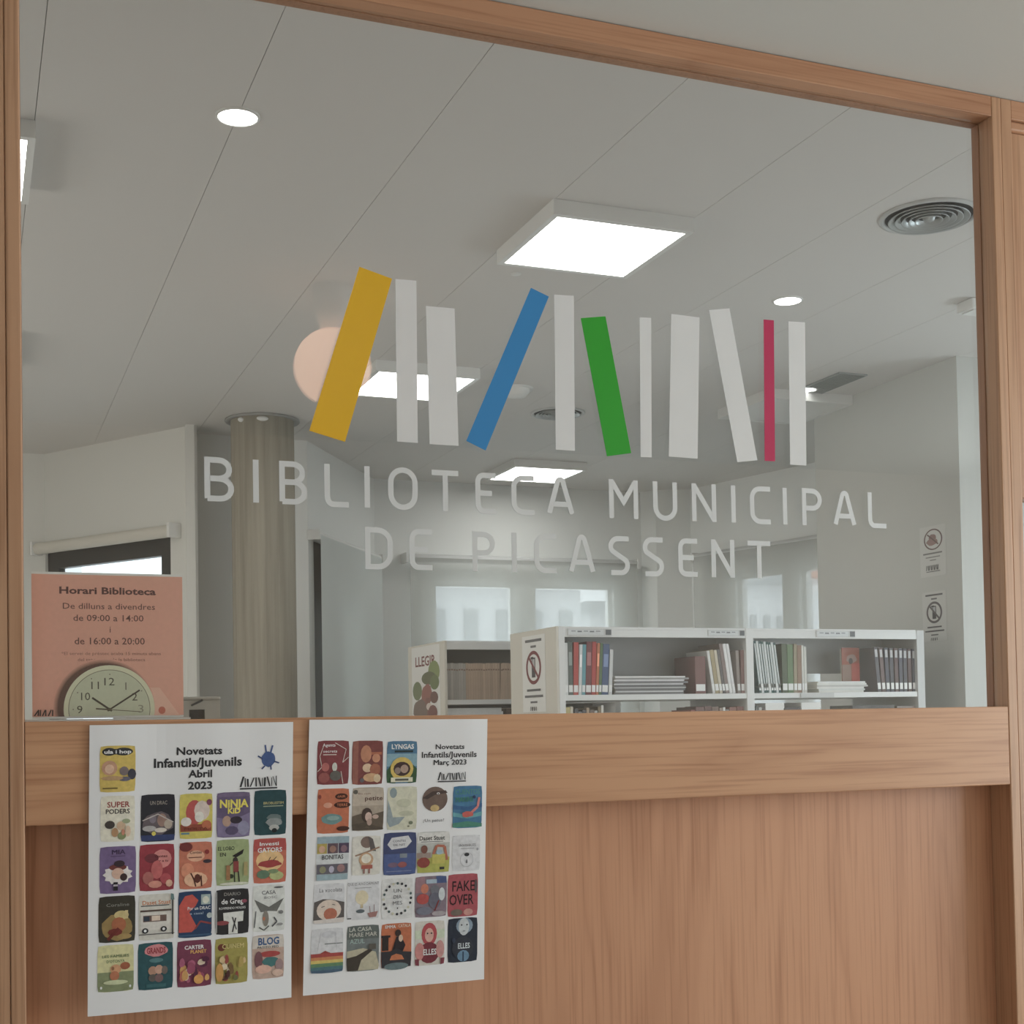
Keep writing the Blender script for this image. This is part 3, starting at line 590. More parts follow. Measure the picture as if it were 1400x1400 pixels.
# plain blue splash where the sheet carries a small drawing
q = px_rect(p1, (350, 383, 1013, 1053))
cover(S1, r1, q, None, [('e', .5, .62, .30, .27, C(58, 86, 142), 16, .05), ('l', [(.42, .45), (.36, .12)], .07, C(58, 86, 142)), ('l', [(.58, .45), (.68, .14)], .07, C(58, 86, 142)),
      ('l', [(.25, .6), (.05, .5)], .06, C(44, 66, 118)), ('l', [(.75, .7), (.97, .76)], .06, C(44, 66, 118)), ('l', [(.35, .85), (.22, .96)], .06, C(44, 66, 118)), ('l', [(.6, .85), (.62, .99)], .06, C(44, 66, 118))]).name = 'blue_splash_print'
cream = C(214, 208, 188)
P1 = [
 ((135, 186, 1018.6, 1083.5), C(206, 176, 62), [('e', .26, .13, .2, .085, K_), ('e', .66, .13, .27, .085, K_), ('r', .2, .07, .8, .19, K_), ('t', 'ula i hop', .5, .13, .76, .075, W_, .03), ('e', .27, .48, .22, .16, C(192, 140, 106), 14), ('e', .27, .50, .13, .1, C(214, 172, 140), 12), ('e', .68, .55, .13, .1, C(120, 104, 104), 12), ('e', .9, .62, .12, .12, C(62, 62, 76), 10), ('e', .7, .72, .17, .05, C(96, 92, 110), 10), ('e', .35, .70, .32, .05, C(180, 140, 90), 10), ('r', .08, .90, .5, .93, C(120, 100, 40))], 'yellow cover titled ula i hop'),
 ((136, 185, 1087, 1151), cream, [('t', 'SUPER', .52, .19, .66, .12, C(150, 44, 40), .02), ('t', 'PODERS', .5, .34, .7, .1, C(60, 52, 52), .02), ('e', .27, .63, .15, .09, C(70, 62, 58), 12), ('e', .60, .66, .13, .1, C(198, 164, 130)), ('e', .75, .56, .12, .05, C(150, 160, 120)), ('e', .42, .80, .1, .1, C(176, 130, 84)), ('e', .62, .88, .12, .08, C(130, 140, 90)), ('e', .80, .78, .08, .12, C(210, 180, 150)), ('e', .66, .80, .05, .07, C(190, 120, 90))], 'cream cover titled SUPER PODERS'),
 ((191, 240, 1085, 1151), C(44, 44, 52), [('t', 'UN DRAC', .52, .18, .5, .08, C(150, 140, 130), .01), ('r', 0, .86, 1, 1, C(46, 60, 108)), ('e', .5, .62, .46, .24, C(98, 86, 92), 14, .1), ('e', .62, .55, .14, .14, C(150, 116, 104)), ('e', .35, .52, .1, .09, C(120, 110, 122)), ('e', .8, .64, .12, .1, C(172, 156, 140)), ('e', .25, .72, .2, .06, C(168, 164, 164)), ('e', .58, .76, .18, .05, C(196, 186, 176)), ('e', .38, .83, .06, .045, C(206, 190, 50)), ('l', [(.05, .55), (.5, .42), (.95, .6)], .03, C(180, 170, 165))], 'dark cover with a pile of shapes'),
 ((244, 291, 1084, 1147), C(206, 190, 62), [('e', .45, .42, .26, .28, C(186, 70, 66), 14), ('e', .68, .38, .24, .22, C(206, 186, 176), 12), ('e', .60, .52, .14, .12, C(222, 210, 200)), ('r', .03, .68, .97, .84, C(150, 66, 42)), ('e', .2, .62, .16, .1, C(214, 206, 200)), ('e', .82, .7, .15, .1, C(186, 96, 52)), ('e', .9, .2, .08, .07, C(130, 60, 92)), ('r', .05, .86, .3, .9, C(90, 130, 150)), ('t', 'MOLTA', .5, .78, .7, .06, C(120, 52, 30), .01)], 'yellow cover with red and white figure'),
 ((294.7, 342.5, 1082, 1145), C(96, 80, 116), [('r', 0, 0, 1, .1, C(110, 92, 126)), ('t', 'NiNJA', .52, .25, .86, .17, C(226, 206, 42), .035), ('t', 'KiD', .52, .41, .38, .12, C(226, 206, 42), .035), ('p', [(0, .55), (.5, .62), (1, .46), (1, 1), (0, 1)], C(122, 108, 146)), ('e', .3, .64, .13, .12, C(176, 140, 120)), ('e', .58, .62, .18, .08, C(52, 42, 56)), ('e', .8, .80, .18, .16, C(136, 132, 164), 10), ('e', .45, .85, .2, .1, C(86, 74, 108), 10)], 'purple cover titled NiNJA KiD in yellow'),
 ((346, 392, 1079, 1142), C(34, 72, 78), [('t', 'BROBLESTIM', .6, .29, .62, .055, C(186, 176, 110), .01), ('r', .28, .35, .9, .37, C(150, 160, 130)), ('e', .62, .62, .22, .09, C(96, 112, 112), 12, .1), ('e', .62, .72, .25, .1, C(132, 138, 138), 12, .1), ('e', .62, .84, .16, .07, C(170, 170, 166), 10), ('e', .63, .90, .08, .05, C(30, 34, 36))], 'dark teal cover'),
 ((134.6, 186.5, 1156, 1221.5), C(112, 88, 136), [('t', 'MIA', .52, .12, .36, .1, C(66, 46, 84), .02), ('r', .3, .2, .7, .22, C(90, 66, 110)), ('p', [(.5+.42*math.cos(k*math.pi/11)*(1 if k % 2 else .82), .6+.22*math.sin(k*math.pi/11)*(1 if k % 2 else .82)) for k in range(22)], C(214, 206, 204)), ('e', .5, .45, .24, .07, C(110, 46, 44)), ('e', .54, .37, .15, .07, C(58, 42, 50)), ('e', .5, .58, .17, .12, C(206, 164, 142)), ('e', .66, .66, .1, .08, C(64, 44, 46)), ('r', .38, .76, .5, .94, C(40, 34, 40)), ('r', .38, .81, .5, .85, C(170, 160, 170))], 'violet cover titled MIA'),
 ((189, 239, 1153, 1218), C(150, 38, 54), [('e', .64, .32, .28, .2, C(206, 120, 116), 14), ('e', .35, .3, .2, .1, C(112, 40, 52)), ('t', 'contes', .62, .26, .36, .06, C(90, 30, 36), .01), ('t', 'per a tu', .64, .36, .36, .05, C(90, 30, 36), .01), ('e', .5, .55, .17, .2, C(190, 84, 84), 12), ('e', .25, .72, .16, .14, C(170, 90, 84), 10), ('e', .75, .75, .16, .12, C(176, 60, 70), 10), ('e', .45, .86, .2, .08, C(206, 130, 110), 10), ('e', .85, .85, .1, .08, C(210, 160, 130), 8)], 'crimson cover'),
 ((243.5, 290.4, 1150, 1215.5), C(196, 106, 74), [('e', .5, .3, .27, .12, C(216, 156, 120)), ('t', 'Contes', .5, .22, .36, .06, C(70, 40, 44), .01), ('r', .28, .32, .68, .34, C(120, 60, 46)), ('e', .2, .1, .2, .1, C(120, 44, 42)), ('e', .84, .22, .07, .05, C(140, 36, 36)), ('e', .85, .42, .13, .04, C(60, 50, 60)), ('e', .25, .6, .2, .16, C(214, 130, 92), 12), ('e', .5, .8, .36, .16, C(222, 168, 128), 12), ('e', .55, .78, .1, .1, C(96, 44, 34), 8), ('l', [(.35, .66), (.45, .8), (.5, .95)], .04, C(90, 44, 36)), ('l', [(.66, .72), (.68, .95)], .04, C(90, 44, 36))], 'orange cover with a small animal'),
 ((294, 341, 1146.5, 1210.7), C(150, 164, 110), [('t', 'EL LOBO', .3, .19, .5, .08, C(36, 40, 34), .012), ('t', 'EN', .2, .32, .18, .08, C(36, 40, 34), .012), ('p', [(.48, .36), (.84, .22), (.8, .32), (.6, .4)], C(40, 36, 36)), ('e', .58, .46, .08, .07, C(60, 50, 48)), ('r', .52, .48, .68, .72, C(140, 52, 50)), ('l', [(.55, .7), (.56, .93)], .035, C(40, 36, 36)), ('l', [(.67, .7), (.70, .93)], .035, C(40, 36, 36)), ('l', [(.5, .5), (.34, .62), (.42, .78)], .03, C(50, 44, 40)), ('e', .44, .80, .09, .05, C(50, 60, 40)), ('r', .3, .56, .42, .88, C(160, 110, 62)), ('r', .84, .5, .95, .8, C(168, 150, 90)), ('e', .55, .96, .45, .03, C(200, 200, 180))], 'green cover titled EL LOBO'),
 ((344.7, 392, 1145, 1207.5), C(196, 96, 66), [('r', 0, 0, 1, .28, C(176, 62, 58)), ('e', .5, .5, .42, .24, C(222, 178, 112), 16), ('t', 'Investi', .48, .12, .58, .08, W_, .02), ('t', 'GATORS', .5, .26, .74, .1, W_, .02), ('e', .5, .57, .36, .08, C(160, 46, 44), 14, .12), ('l', [(.46, .5), (.52, .42)], .02, K_), ('l', [(.6, .5), (.7, .42)], .02, K_), ('e', .3, .8, .2, .1, C(90, 118, 92), 10), ('e', .7, .84, .22, .1, C(170, 176, 110), 10), ('e', .6, .74, .16, .05, C(120, 140, 96))], 'red-orange cover titled InvestiGATORS'),
 ((133, 185.5, 1223.6, 1288), C(58, 54, 44), [('e', .5, .68, .42, .28, C(150, 122, 62), 16, .06), ('e', .62, .42, .2, .1, C(196, 176, 110)), ('r', .72, .32, .8, .5, C(200, 180, 120)), ('t', 'Coraline', .52, .19, .62, .07, C(130, 130, 120), .005), ('e', .55, .62, .2, .16, C(168, 92, 48), 12), ('e', .45, .78, .2, .08, C(120, 40, 32), 10), ('l', [(.25, .94), (.55, .7)], .09, C(110, 36, 28)), ('e', .7, .88, .2, .06, C(166, 134, 70))], 'dark golden cover'),
 ((188, 238.6, 1221, 1284.6), C(198, 194, 184), [('t', 'Daset Stuat', .5, .18, .8, .09, C(196, 116, 66), .02), ('r', .06, .24, .86, .26, K_), ('r', .04, .34, .92, .38, C(90, 70, 62)), ('r', .05, .40, .96, .78, C(206, 200, 192)), ('r', .12, .46, .78, .60, C(110, 84, 76)), ('r', .14, .48, .3, .58, C(50, 60, 76)), ('r', .36, .47, .6, .58, C(214, 190, 170)), ('e', .18, .79, .09, .06, K_), ('e', .7, .77, .09, .06, K_), ('e', .18, .79, .04, .03, W_), ('e', .7, .77, .04, .03, W_), ('r', .0, .86, 1, .88, C(90, 86, 84)), ('r', .93, .1, .97, .9, C(60, 60, 60)), ('r', .9, 0, 1, .14, C(90, 120, 120))], 'cover with a white van'),
 ((241.8, 289.6, 1217, 1281.4), C(30, 60, 98), [('p', [(.03, .3), (.2, .1), (.42, .07), (.6, .2), (.52, .32), (.3, .26), (.16, .46), (.36, .7), (.56, .78), (.4, .88), (.02, .88)], C(196, 66, 52)), ('l', [(.5, .82), (.66, .66), (.98, .72)], .05, C(140, 52, 52)), ('t', 'Por un DRAC', .62, .37, .68, .07, W_, .012), ('t', 'a casa!', .55, .48, .4, .05, C(150, 170, 190), .01), ('r', .68, .08, .96, .3, C(150, 170, 170)), ('e', .82, .2, .1, .08, C(206, 206, 190)), ('e', .93, .54, .08, .06, C(170, 180, 180)), ('r', 0, .93, 1, .97, C(46, 84, 120))], 'navy cover with a red long-necked shape'),
 ((293, 340.4, 1214, 1277), C(46, 44, 46), [('t', 'DIARIO', .5, .11, .5, .07, C(140, 136, 130), .01), ('t', 'de Greg', .5, .27, .66, .11, W_, .02), ('t', 'ROMPIENDO MOLDES', .5, .42, .8, .05, W_, .01), ('p', [(.22, .52), (.84, .5), (.82, .72), (.66, .72), (.66, .99), (.38, .99), (.38, .74), (.24, .72)], C(206, 206, 200)), ('e', .2, .74, .2, .05, C(140, 56, 62)), ('l', [(.6, .64), (.5, .95)], .04, K_), ('l', [(.5, .62), (.62, .9)], .03, K_), ('r', .0, .05, .04, .95, C(150, 150, 150)), ('e', .86, .28, .08, .04, C(140, 60, 80))], 'black notebook-style cover titled de Greg'),
 ((343.6, 389.7, 1208.6, 1273.3), C(202, 204, 200), [('t', 'CASA', .5, .16, .44, .08, C(90, 90, 96), .01), ('t', 'BOSC', .56, .27, .4, .05, C(120, 120, 124), .005), ('p', [(.05, .3), (.3, .5), (.5, .48), (.7, .5), (.97, .3), (.75, .58), (.5, .56), (.25, .58)], C(104, 104, 100)), ('e', .4, .72, .1, .17, C(130, 122, 112), 12), ('e', .35, .72, .04, .04, C(186, 106, 66)), ('l', [(.1, .55), (.05, .9)], .03, C(90, 90, 90)), ('l', [(.6, .9), (.75, .8), (.66, .7)], .04, C(80, 80, 84)), ('l', [(.2, .9), (.35, .97), (.5, .88)], .03, C(70, 70, 70)), ('e', .88, .6, .07, .04, C(120, 120, 120)), ('e', .85, .86, .09, .03, C(140, 140, 140)), ('e', .8, .06, .15, .02, C(90, 90, 90))], 'white cover with grey branches'),
 ((131.4, 183, 1290, 1354.7), C(206, 200, 140), [('r', 0, .58, 1, 1, C(128, 138, 96), 3, 3), ('t', 'LES FAMILIES', .5, .24, .74, .06, C(90, 120, 80), .01), ('t', "D'OTONYA", .5, .35, .5, .06, C(90, 120, 80), .01), ('e', .76, .46, .14, .08, C(160, 84, 46), 12), ('e', .5, .52, .15, .1, C(206, 146, 96)), ('e', .47, .66, .13, .1, C(182, 106, 64)), ('e', .42, .50, .04, .04, C(150, 100, 60)), ('e', .5, .80, .34, .05, C(190, 196, 150)), ('e', .9, .9, .03, .03, W_), ('e', .1, .9, .03, .03, W_)], 'cream and green cover'),
 ((186.5, 236.4, 1286.8, 1351.7), C(32, 82, 90), [('e', .52, .17, .34, .13, C(206, 120, 126), 14, .05), ('t', 'GRANDS', .52, .17, .54, .12, C(150, 30, 46), .03), ('e', .52, .38, .2, .05, C(70, 120, 126)), ('e', .42, .6, .13, .1, C(176, 130, 104), 10), ('e', .6, .58, .12, .1, C(190, 144, 120), 10), ('e', .76, .6, .09, .09, C(110, 96, 90), 10), ('e', .42, .75, .12, .08, C(96, 90, 84)), ('e', .6, .76, .12, .09, C(120, 90, 90)), ('r', .24, .88, .8, .95, C(46, 100, 106))], 'teal cover with a red title'),
 ((239.7, 289, 1283.6, 1348), C(120, 46, 76), [('t', 'CARTER', .5, .15, .56, .08, W_, .025), ('t', 'PLANET', .62, .25, .46, .07, C(226, 170, 60), .02)]+blobs(5, [C(150, 60, 92), C(206, 150, 70), C(90, 36, 66), C(196, 96, 80), C(168, 76, 110), C(210, 186, 160)], 20, r=.11)+[('e', .62, .84, .14, .1, C(216, 150, 52))], 'magenta cover crowded with figures'),
 ((291.7, 338.2, 1280.4, 1343.6), C(158, 146, 56), [('e', .2, .2, .12, .08, C(110, 50, 32)), ('t', 'CUINEM', .55, .18, .66, .1, C(206, 190, 110), .02)]+blobs(8, [C(120, 90, 46), C(206, 176, 120), C(84, 46, 42), C(176, 150, 66), C(110, 110, 60), C(150, 60, 50), C(214, 196, 160)], 24, r=.1)+[('e', .13, .74, .12, .2, C(196, 140, 52))], 'olive cover crowded with figures'),
 ((342.5, 388, 1276.7, 1337), C(182, 150, 134), [('r', 0, 0, 1, .3, C(196, 186, 176)), ('t', 'BLOG', .52, .14, .66, .16, C(38, 84, 136), .03), ('t', 'PATITO FEO', .5, .28, .66, .05, K_, .01), ('e', .55, .44, .34, .07, C(166, 52, 50), 12), ('e', .2, .56, .13, .2, C(120, 72, 80), 12), ('e', .58, .62, .26, .12, C(56, 112, 112), 12, .1), ('e', .35, .78, .26, .1, C(210, 160, 140), 12), ('e', .85, .7, .13, .14, C(150, 120, 120), 10), ('e', .8, .88, .18, .08, C(206, 170, 150), 10)], 'cover titled BLOG in blue'),
]
for r_, bgc, sh, lb in P1: cover(S1, r1, px_rect(p1, r_), bgc, sh, label=lb)

# ---- right poster
def curl2(s, t): return .0012+.0007*math.sin(s*8+2)*(1-t*.5)+.008*max(0, t-.4)**2+.003*t*s+.0012*math.exp(-((s-.9)/.1)**2)*(1-t)
r2, S2, p2 = poster('news_poster', 'right of the two white posters on the rail, headed Març 2023, hanging slightly askew',
                    [(422.5, 984), (666, 983), (659, 1337.5), (413, 1360.5)], curl2, YF-.001)
head(S2, r2, p2, [('Novetats', 614.3, 1018.6, 39, 5.6, .02), ('Infantils/Juvenils', 613.3, 1029.4, 74.5, 5.8, .02), ('Març 2023', 614.3, 1040, 44, 5.8, .02)])
minilogo(S2, r2, p2, 597.5, 635.5, 1053.5, 1067.5)
P2 = [
 ((432, 477.7, 1011.4, 1073), C(128, 52, 56), [('t', 'Agents', .36, .1, .4, .07, W_, .01), ('t', 'secrets', .4, .24, .44, .06, W_, .01), ('r', .18, .31, .6, .33, C(200, 190, 180)), ('l', [(.02, .7), (.15, .6), (.08, .35), (.2, .1)], .02, C(200, 190, 180)), ('l', [(.55, .05), (.9, .2), (.8, .5), (.98, .38)], .02, C(200, 190, 180)), ('e', .26, .6, .12, .1, C(176, 90, 84)), ('e', .55, .6, .08, .1, C(190, 190, 180)), ('e', .58, .8, .18, .12, C(96, 92, 86), 10), ('e', .22, .84, .18, .12, C(150, 74, 70), 10), ('l', [(.75, .7), (.82, .98)], .02, C(200, 190, 180))], 'maroon cover with white outlines'),
 ((480, 524, 1011, 1072.6), C(126, 62, 58), [('r', 0, 0, .2, 1, C(146, 84, 70)), ('e', .45, .3, .18, .2, C(186, 120, 84), 12), ('r', .62, .26, .96, .32, C(176, 96, 62)), ('e', .78, .4, .13, .1, C(196, 130, 92)), ('e', .5, .62, .16, .1, C(210, 176, 140)), ('e', .75, .66, .18, .14, C(160, 90, 62), 10), ('e', .62, .84, .26, .1, C(196, 150, 104), 12), ('e', .33, .9, .07, .05, C(96, 90, 96)), ('e', .82, .86, .12, .1, C(206, 180, 140), 8)], 'red-brown cover with seated figures'),
 ((527.5, 570.3, 1011, 1070.3), C(66, 116, 150), [('r', 0, .3, 1, .6, C(120, 160, 176)), ('p', [(0, .7), (.2, .5), (.3, 1), (0, 1)], C(56, 90, 56)), ('p', [(1, .66), (.85, .55), (.7, 1), (1, 1)], C(56, 90, 56)), ('t', 'LYNGAS', .52, .13, .74, .11, W_, .03), ('r', .25, .22, .86, .27, C(40, 56, 60)), ('e', .5, .66, .38, .28, C(206, 176, 66), 18), ('e', .5, .66, .28, .17, C(70, 50, 48), 14), ('e', .36, .70, .1, .08, C(140, 120, 110)), ('e', .58, .66, .13, .1, C(170, 140, 120)), ('r', .14, .86, .86, .97, C(210, 206, 180)), ('r', .28, .89, .72, .94, C(90, 90, 80))], 'sky-blue cover with a round yellow opening'),
 ((432, 477.7, 1077, 1139.7), C(190, 98, 56), [('e', .75, .18, .2, .07, C(70, 36, 26)), ('e', .78, .37, .26, .07, C(70, 36, 26)), ('t', 'dAIR', .75, .18, .26, .05, C(200, 110, 62), .01), ('t', 'TERRE', .78, .37, .34, .06, C(200, 110, 62), .01), ('e', .46, .68, .33, .12, C(96, 136, 136), 16, .05), ('e', .5, .66, .2, .05, C(130, 160, 156)), ('e', .33, .37, .14, .06, C(206, 140, 110)), ('e', .82, .9, .2, .055, C(76, 40, 30)), ('e', .07, .18, .05, .05, C(140, 56, 42))], 'orange cover with a blue puddle'),
 ((480, 525, 1075, 1135.8), C(164, 148, 130), [('r', 0, 0, 1, .42, C(180, 164, 146)), ('e', .1, .1, .08, .05, C(90, 84, 76)), ('t', 'Ets com', .38, .14, .38, .04, C(120, 70, 60), .0), ('t', 'petite', .68, .25, .56, .1, C(90, 52, 46), .01), ('p', [(0, .66), (.3, .6), (.5, .66), (1, .56), (1, 1), (0, 1)], C(96, 82, 68)), ('p', [(0, .85), (.4, .8), (1, .95), (1, 1), (0, 1)], C(84, 72, 60)), ('e', .47, .64, .17, .17, C(70, 54, 48), 14), ('e', .52, .68, .11, .11, C(196, 164, 150), 12), ('e', .55, .8, .08, .08, C(170, 140, 126)), ('e', .74, .68, .1, .05, C(186, 156, 140))], 'taupe cover titled petite'),
 ((527.8, 570, 1073.5, 1134.3), C(198, 196, 172), [('e', .2, .14, .12, .12, C(130, 146, 150), 12), ('p', [(.02, .3), (.12, .5), (.06, .75), (.3, .8), (.6, .7), (.4, .86), (.1, .93), (0, .8)], C(140, 154, 160)), ('e', .56, .38, .24, .1, C(182, 182, 156)), ('e', .64, .62, .26, .06, C(180, 180, 154)), ('e', .8, .84, .07, .04, C(110, 120, 96)), ('e', .72, .92, .04, .02, C(130, 130, 100))], 'pale cream cover with a grey wave'),
 ((574.7, 612, 1072.6, 1133), None, [('e', .5, .30, .48, .29, C(110, 88, 78), 24), ('e', .5, .51, .17, .08, C(190, 160, 96), 12), ('p', [(.02, .27), (.4, .12), (.9, .1), (.98, .16), (.5, .2), (.2, .3)], C(76, 60, 56)), ('e', .62, .17, .06, .025, C(206, 200, 196)), ('e', .62, .175, .03, .015, K_), ('t', '¿Un patus?', .46, .79, .8, .07, C(90, 86, 86), .0)], 'round brown animal head without a cover border'),
 ((617, 658.6, 1071.6, 1130.8), C(46, 110, 150), [('t', 'CUENTOS', .5, .14, .84, .12, C(66, 136, 120), .01), ('t', 'MARINS', .4, .32, .6, .12, C(60, 140, 110), .01), ('p', [(0, .45), (.5, .5), (1, .42), (1, .52), (.5, .58), (0, .55)], C(36, 90, 140)), ('p', [(0, .62), (.5, .7), (1, .62), (1, .72), (.5, .78), (0, .72)], C(80, 150, 160)), ('p', [(0, .88), (.5, .84), (1, .9), (1, .98), (0, .98)], C(60, 130, 110)), ('l', [(.9, .28), (.85, .5), (.6, .66)], .08, C(196, 110, 106)), ('e', .5, .68, .2, .07, C(190, 76, 66), 10, .15), ('e', .72, .27, .05, .04, C(30, 50, 90))], 'blue sea cover with a red shape'),
 ((430.7, 477.3, 1141.6, 1203.3), C(196, 200, 202), [('r', .02, .02, 1, .17, C(136, 160, 172)), ('r', .02, .17, .32, .4, C(170, 150, 60)), ('r', .34, .17, .66, .4, C(96, 74, 84)), ('r', .68, .17, 1, .4, C(80, 66, 90)), ('e', .17, .3, .1, .08, C(196, 150, 120)), ('e', .5, .3, .1, .08, C(150, 110, 96)), ('e', .84, .3, .1, .08, C(130, 96, 110)), ('t', 'BONITAS', .5, .48, .66, .1, K_, .01), ('r', .02, .64, .97, .86, C(96, 92, 104)), ('e', .2, .76, .1, .08, C(130, 130, 96)), ('e', .47, .76, .08, .08, C(176, 170, 190)), ('e', .76, .74, .12, .09, C(150, 110, 110)), ('r', .02, .87, .97, 1, C(140, 166, 176))], 'pale blue cover titled BONITAS'),
 ((479.3, 520.7, 1141.6, 1196.5), C(204, 200, 190), [('r', 0, 0, .03, 1, C(120, 124, 124)), ('e', .52, .16, .22, .15, C(122, 100, 90), 14), ('p', [(.55, .02), (.72, .08), (.84, .4), (.64, .38), (.6, .15)], C(92, 84, 84)), ('l', [(.12, .5), (.5, .42), (.95, .3)], .05, C(150, 116, 90)), ('e', .5, .6, .25, .18, C(190, 150, 110), 14), ('e', .5, .58, .17, .12, C(214, 206, 190), 12), ('r', .34, .74, .72, .84, C(170, 82, 66)), ('r', .4, .84, .46, .96, C(150, 100, 90)), ('r', .58, .84, .64, .96, C(150, 100, 90))], 'white cover with a standing child figure'),
 ((522.3, 569, 1136.4, 1196), C(58, 68, 112), [('p', [(.25, .12), (.75, .08), (.86, .22), (.7, .36), (.25, .4), (.12, .28)], C(196, 196, 200)), ('t', 'CONTES', .48, .2, .4, .05, C(110, 110, 120), .01), ('t', 'DE NIT', .48, .29, .36, .05, C(110, 110, 120), .01), ('r', .02, .5, .98, .98, C(66, 86, 142), 2, 2), ('r', .5, .5, .72, .6, C(120, 130, 140)), ('e', .3, .76, .16, .06, C(110, 84, 110), 10), ('e', .58, .76, .14, .07, C(150, 76, 76), 10), ('r', .1, .9, .86, .92, C(110, 120, 160))], 'blue cover with a white splash'),
 ((568, 614.3, 1135, 1193), C(176, 176, 170), [('r', 0, 0, 1, .27, C(206, 204, 200)), ('t', 'Daset Stuat', .46, .15, .78, .1, C(60, 60, 60), .02), ('r', .12, .23, .8, .25, C(120, 120, 120)), ('r', 0, .62, 1, 1, C(170, 170, 60)), ('r', 0, .5, .42, .64, C(150, 130, 120)), ('l', [(.5, .55), (.6, .34), (.84, .36), (.92, .7)], .08, C(176, 96, 66)), ('r', .46, .55, .86, .78, C(186, 176, 66)), ('e', .22, .42, .1, .1, C(120, 72, 60)), ('e', .2, .74, .2, .13, C(140, 56, 46), 10), ('e', .68, .5, .1, .06, C(150, 176, 190)), ('r', .7, .86, .84, .92, K_)], 'cover with an orange digger'),
 ((616, 655.7, 1139.6, 1190), C(196, 196, 200), [('r', 0, 0, 1, .025, C(140, 140, 146)), ('t', 'INVISIBLES', .54, .28, .6, .07, C(120, 120, 126), .01), ('r', .3, .36, .78, .375, C(130, 130, 136)), ('e', .52, .54, .09, .05, K_), ('o', .52, .68, .24, .2, .012, C(160, 160, 166)), ('l', [(.52, .68), (.52, .78)], .03, K_), ('e', .9, .4, .04, .04, C(150, 150, 156))], 'near-white cover with a small black figure'),
 ((427, 471, 1207, 1263), C(198, 198, 202), [('t', 'La xocolata', .55, .16, .74, .1, C(90, 90, 96), .0), ('p', [(.02, .45), (.3, .38), (.6, .4), (1, .48), (1, .9), (0, .9)], C(92, 84, 82)), ('e', .5, .66, .4, .26, C(206, 186, 170), 18), ('e', .55, .76, .22, .15, C(176, 96, 66), 14), ('e', .6, .93, .2, .05, C(190, 120, 90)), ('l', [(.25, .58), (.36, .56)], .02, K_), ('l', [(.6, .52), (.7, .54)], .02, K_), ('p', [(0, .9), (1, .86), (1, 1), (0, 1)], C(200, 190, 184))], 'white cover with a face and open mouth'),
 ((472.5, 518.8, 1204, 1257), C(200, 200, 204), [('t', 'QUE ES AIXO DAMUNT', .5, .06, .96, .07, C(110, 110, 114), .0), ('r', .25, .16, .75, .175, C(140, 140, 144)), ('e', .46, .42, .2, .19, C(210, 196, 160), 16), ('r', .42, .6, .5, .7, C(190, 170, 130)), ('e', .42, .78, .13, .05, C(90, 100, 106)), ('p', [(.64, .84), (.96, .8), (.9, .95), (.7, .96)], C(160, 110, 106)), ('l', [(.72, .84), (.7, .66)], .02, C(140, 110, 110)), ('l', [(.84, .82), (.84, .62)], .02, C(140, 110, 110)), ('r', .02, .94, .14, .97, C(80, 80, 80))], 'white cover with a balloon and a little ship'),
 ((519.8, 564, 1199.4, 1256.3), C(204, 204, 204), [('e', .5+.44*math.cos(k*2*math.pi/20), .5+.38*math.sin(k*2*math.pi/20), .04, .034, [K_, C(70, 90, 90), C(190, 186, 160), C(50, 50, 60)][k*7 % 4], 8) for k in range(20)]+[('t', 'UN', .5, .3, .26, .09, C(80, 80, 84), .0), ('t', 'DIA', .5, .45, .26, .09, C(80, 80, 84), .0), ('t', 'MES', .5, .6, .3, .09, C(90, 90, 94), .0), ('e', .5, .73, .02, .02, K_)], 'white cover with a ring of dots'),
 ((565, 610, 1196, 1253.4), C(126, 108, 122), [('r', 0, 0, .3, .4, C(150, 110, 120)), ('r', .66, 0, 1, .18, C(60, 80, 130)), ('r', .35, .08, .68, .18, C(150, 170, 186)), ('e', .3, .3, .12, .12, C(196, 110, 80)), ('e', .25, .55, .2, .13, C(176, 60, 56), 12), ('e', .62, .34, .14, .12, C(110, 110, 120)), ('e', .62, .6, .2, .2, C(96, 96, 112), 12), ('e', .84, .45, .1, .16, C(190, 196, 200)), ('l', [(.75, .6), (.62, .85)], .04, C(130, 40, 40)), ('e', .3, .84, .26, .1, C(110, 112, 130), 12), ('e', .75, .92, .22, .06, C(160, 150, 156))], 'mauve cover with animal figures'),
 ((609.4, 652.4, 1192.7, 1252.5), C(166, 62, 74), [('t', 'FAKE', .52, .28, .74, .24, C(46, 26, 32), .01), ('t', 'OVER', .46, .6, .8, .24, C(46, 26, 32), .01), ('e', .3, .9, .2, .08, C(110, 96, 84), 10), ('e', .68, .9, .16, .08, C(190, 130, 120), 10), ('e', .93, .3, .05, .16, C(90, 70, 76))], 'red cover titled FAKE OVER'),
 ((423, 469, 1268, 1330), C(196, 196, 200), [('e', .55, .14, .24, .08, C(184, 184, 190)), ('r', .42, .34, .98, .36, C(100, 110, 106)), ('l', [(.2, .5), (.3, .1)], .015, C(176, 176, 182)), ('l', [(.8, .5), (.75, .1)], .015, C(176, 176, 182)), ('p', [(.28, .56), (.44, .5), (.62, .56)], C(150, 50, 46)), ('r', 0, .56, 1, .64, C(166, 56, 50), 3, 1), ('r', 0, .64, 1, .71, C(196, 120, 60), 3, 1), ('r', 0, .71, 1, .78, C(206, 180, 76), 3, 1), ('r', 0, .78, 1, .86, C(90, 130, 90), 3, 1), ('r', 0, .86, 1, .93, C(66, 110, 120), 3, 1), ('r', 0, .93, 1, 1, C(62, 90, 116), 3, 1)], 'cover with a rainbow-striped lower half'),
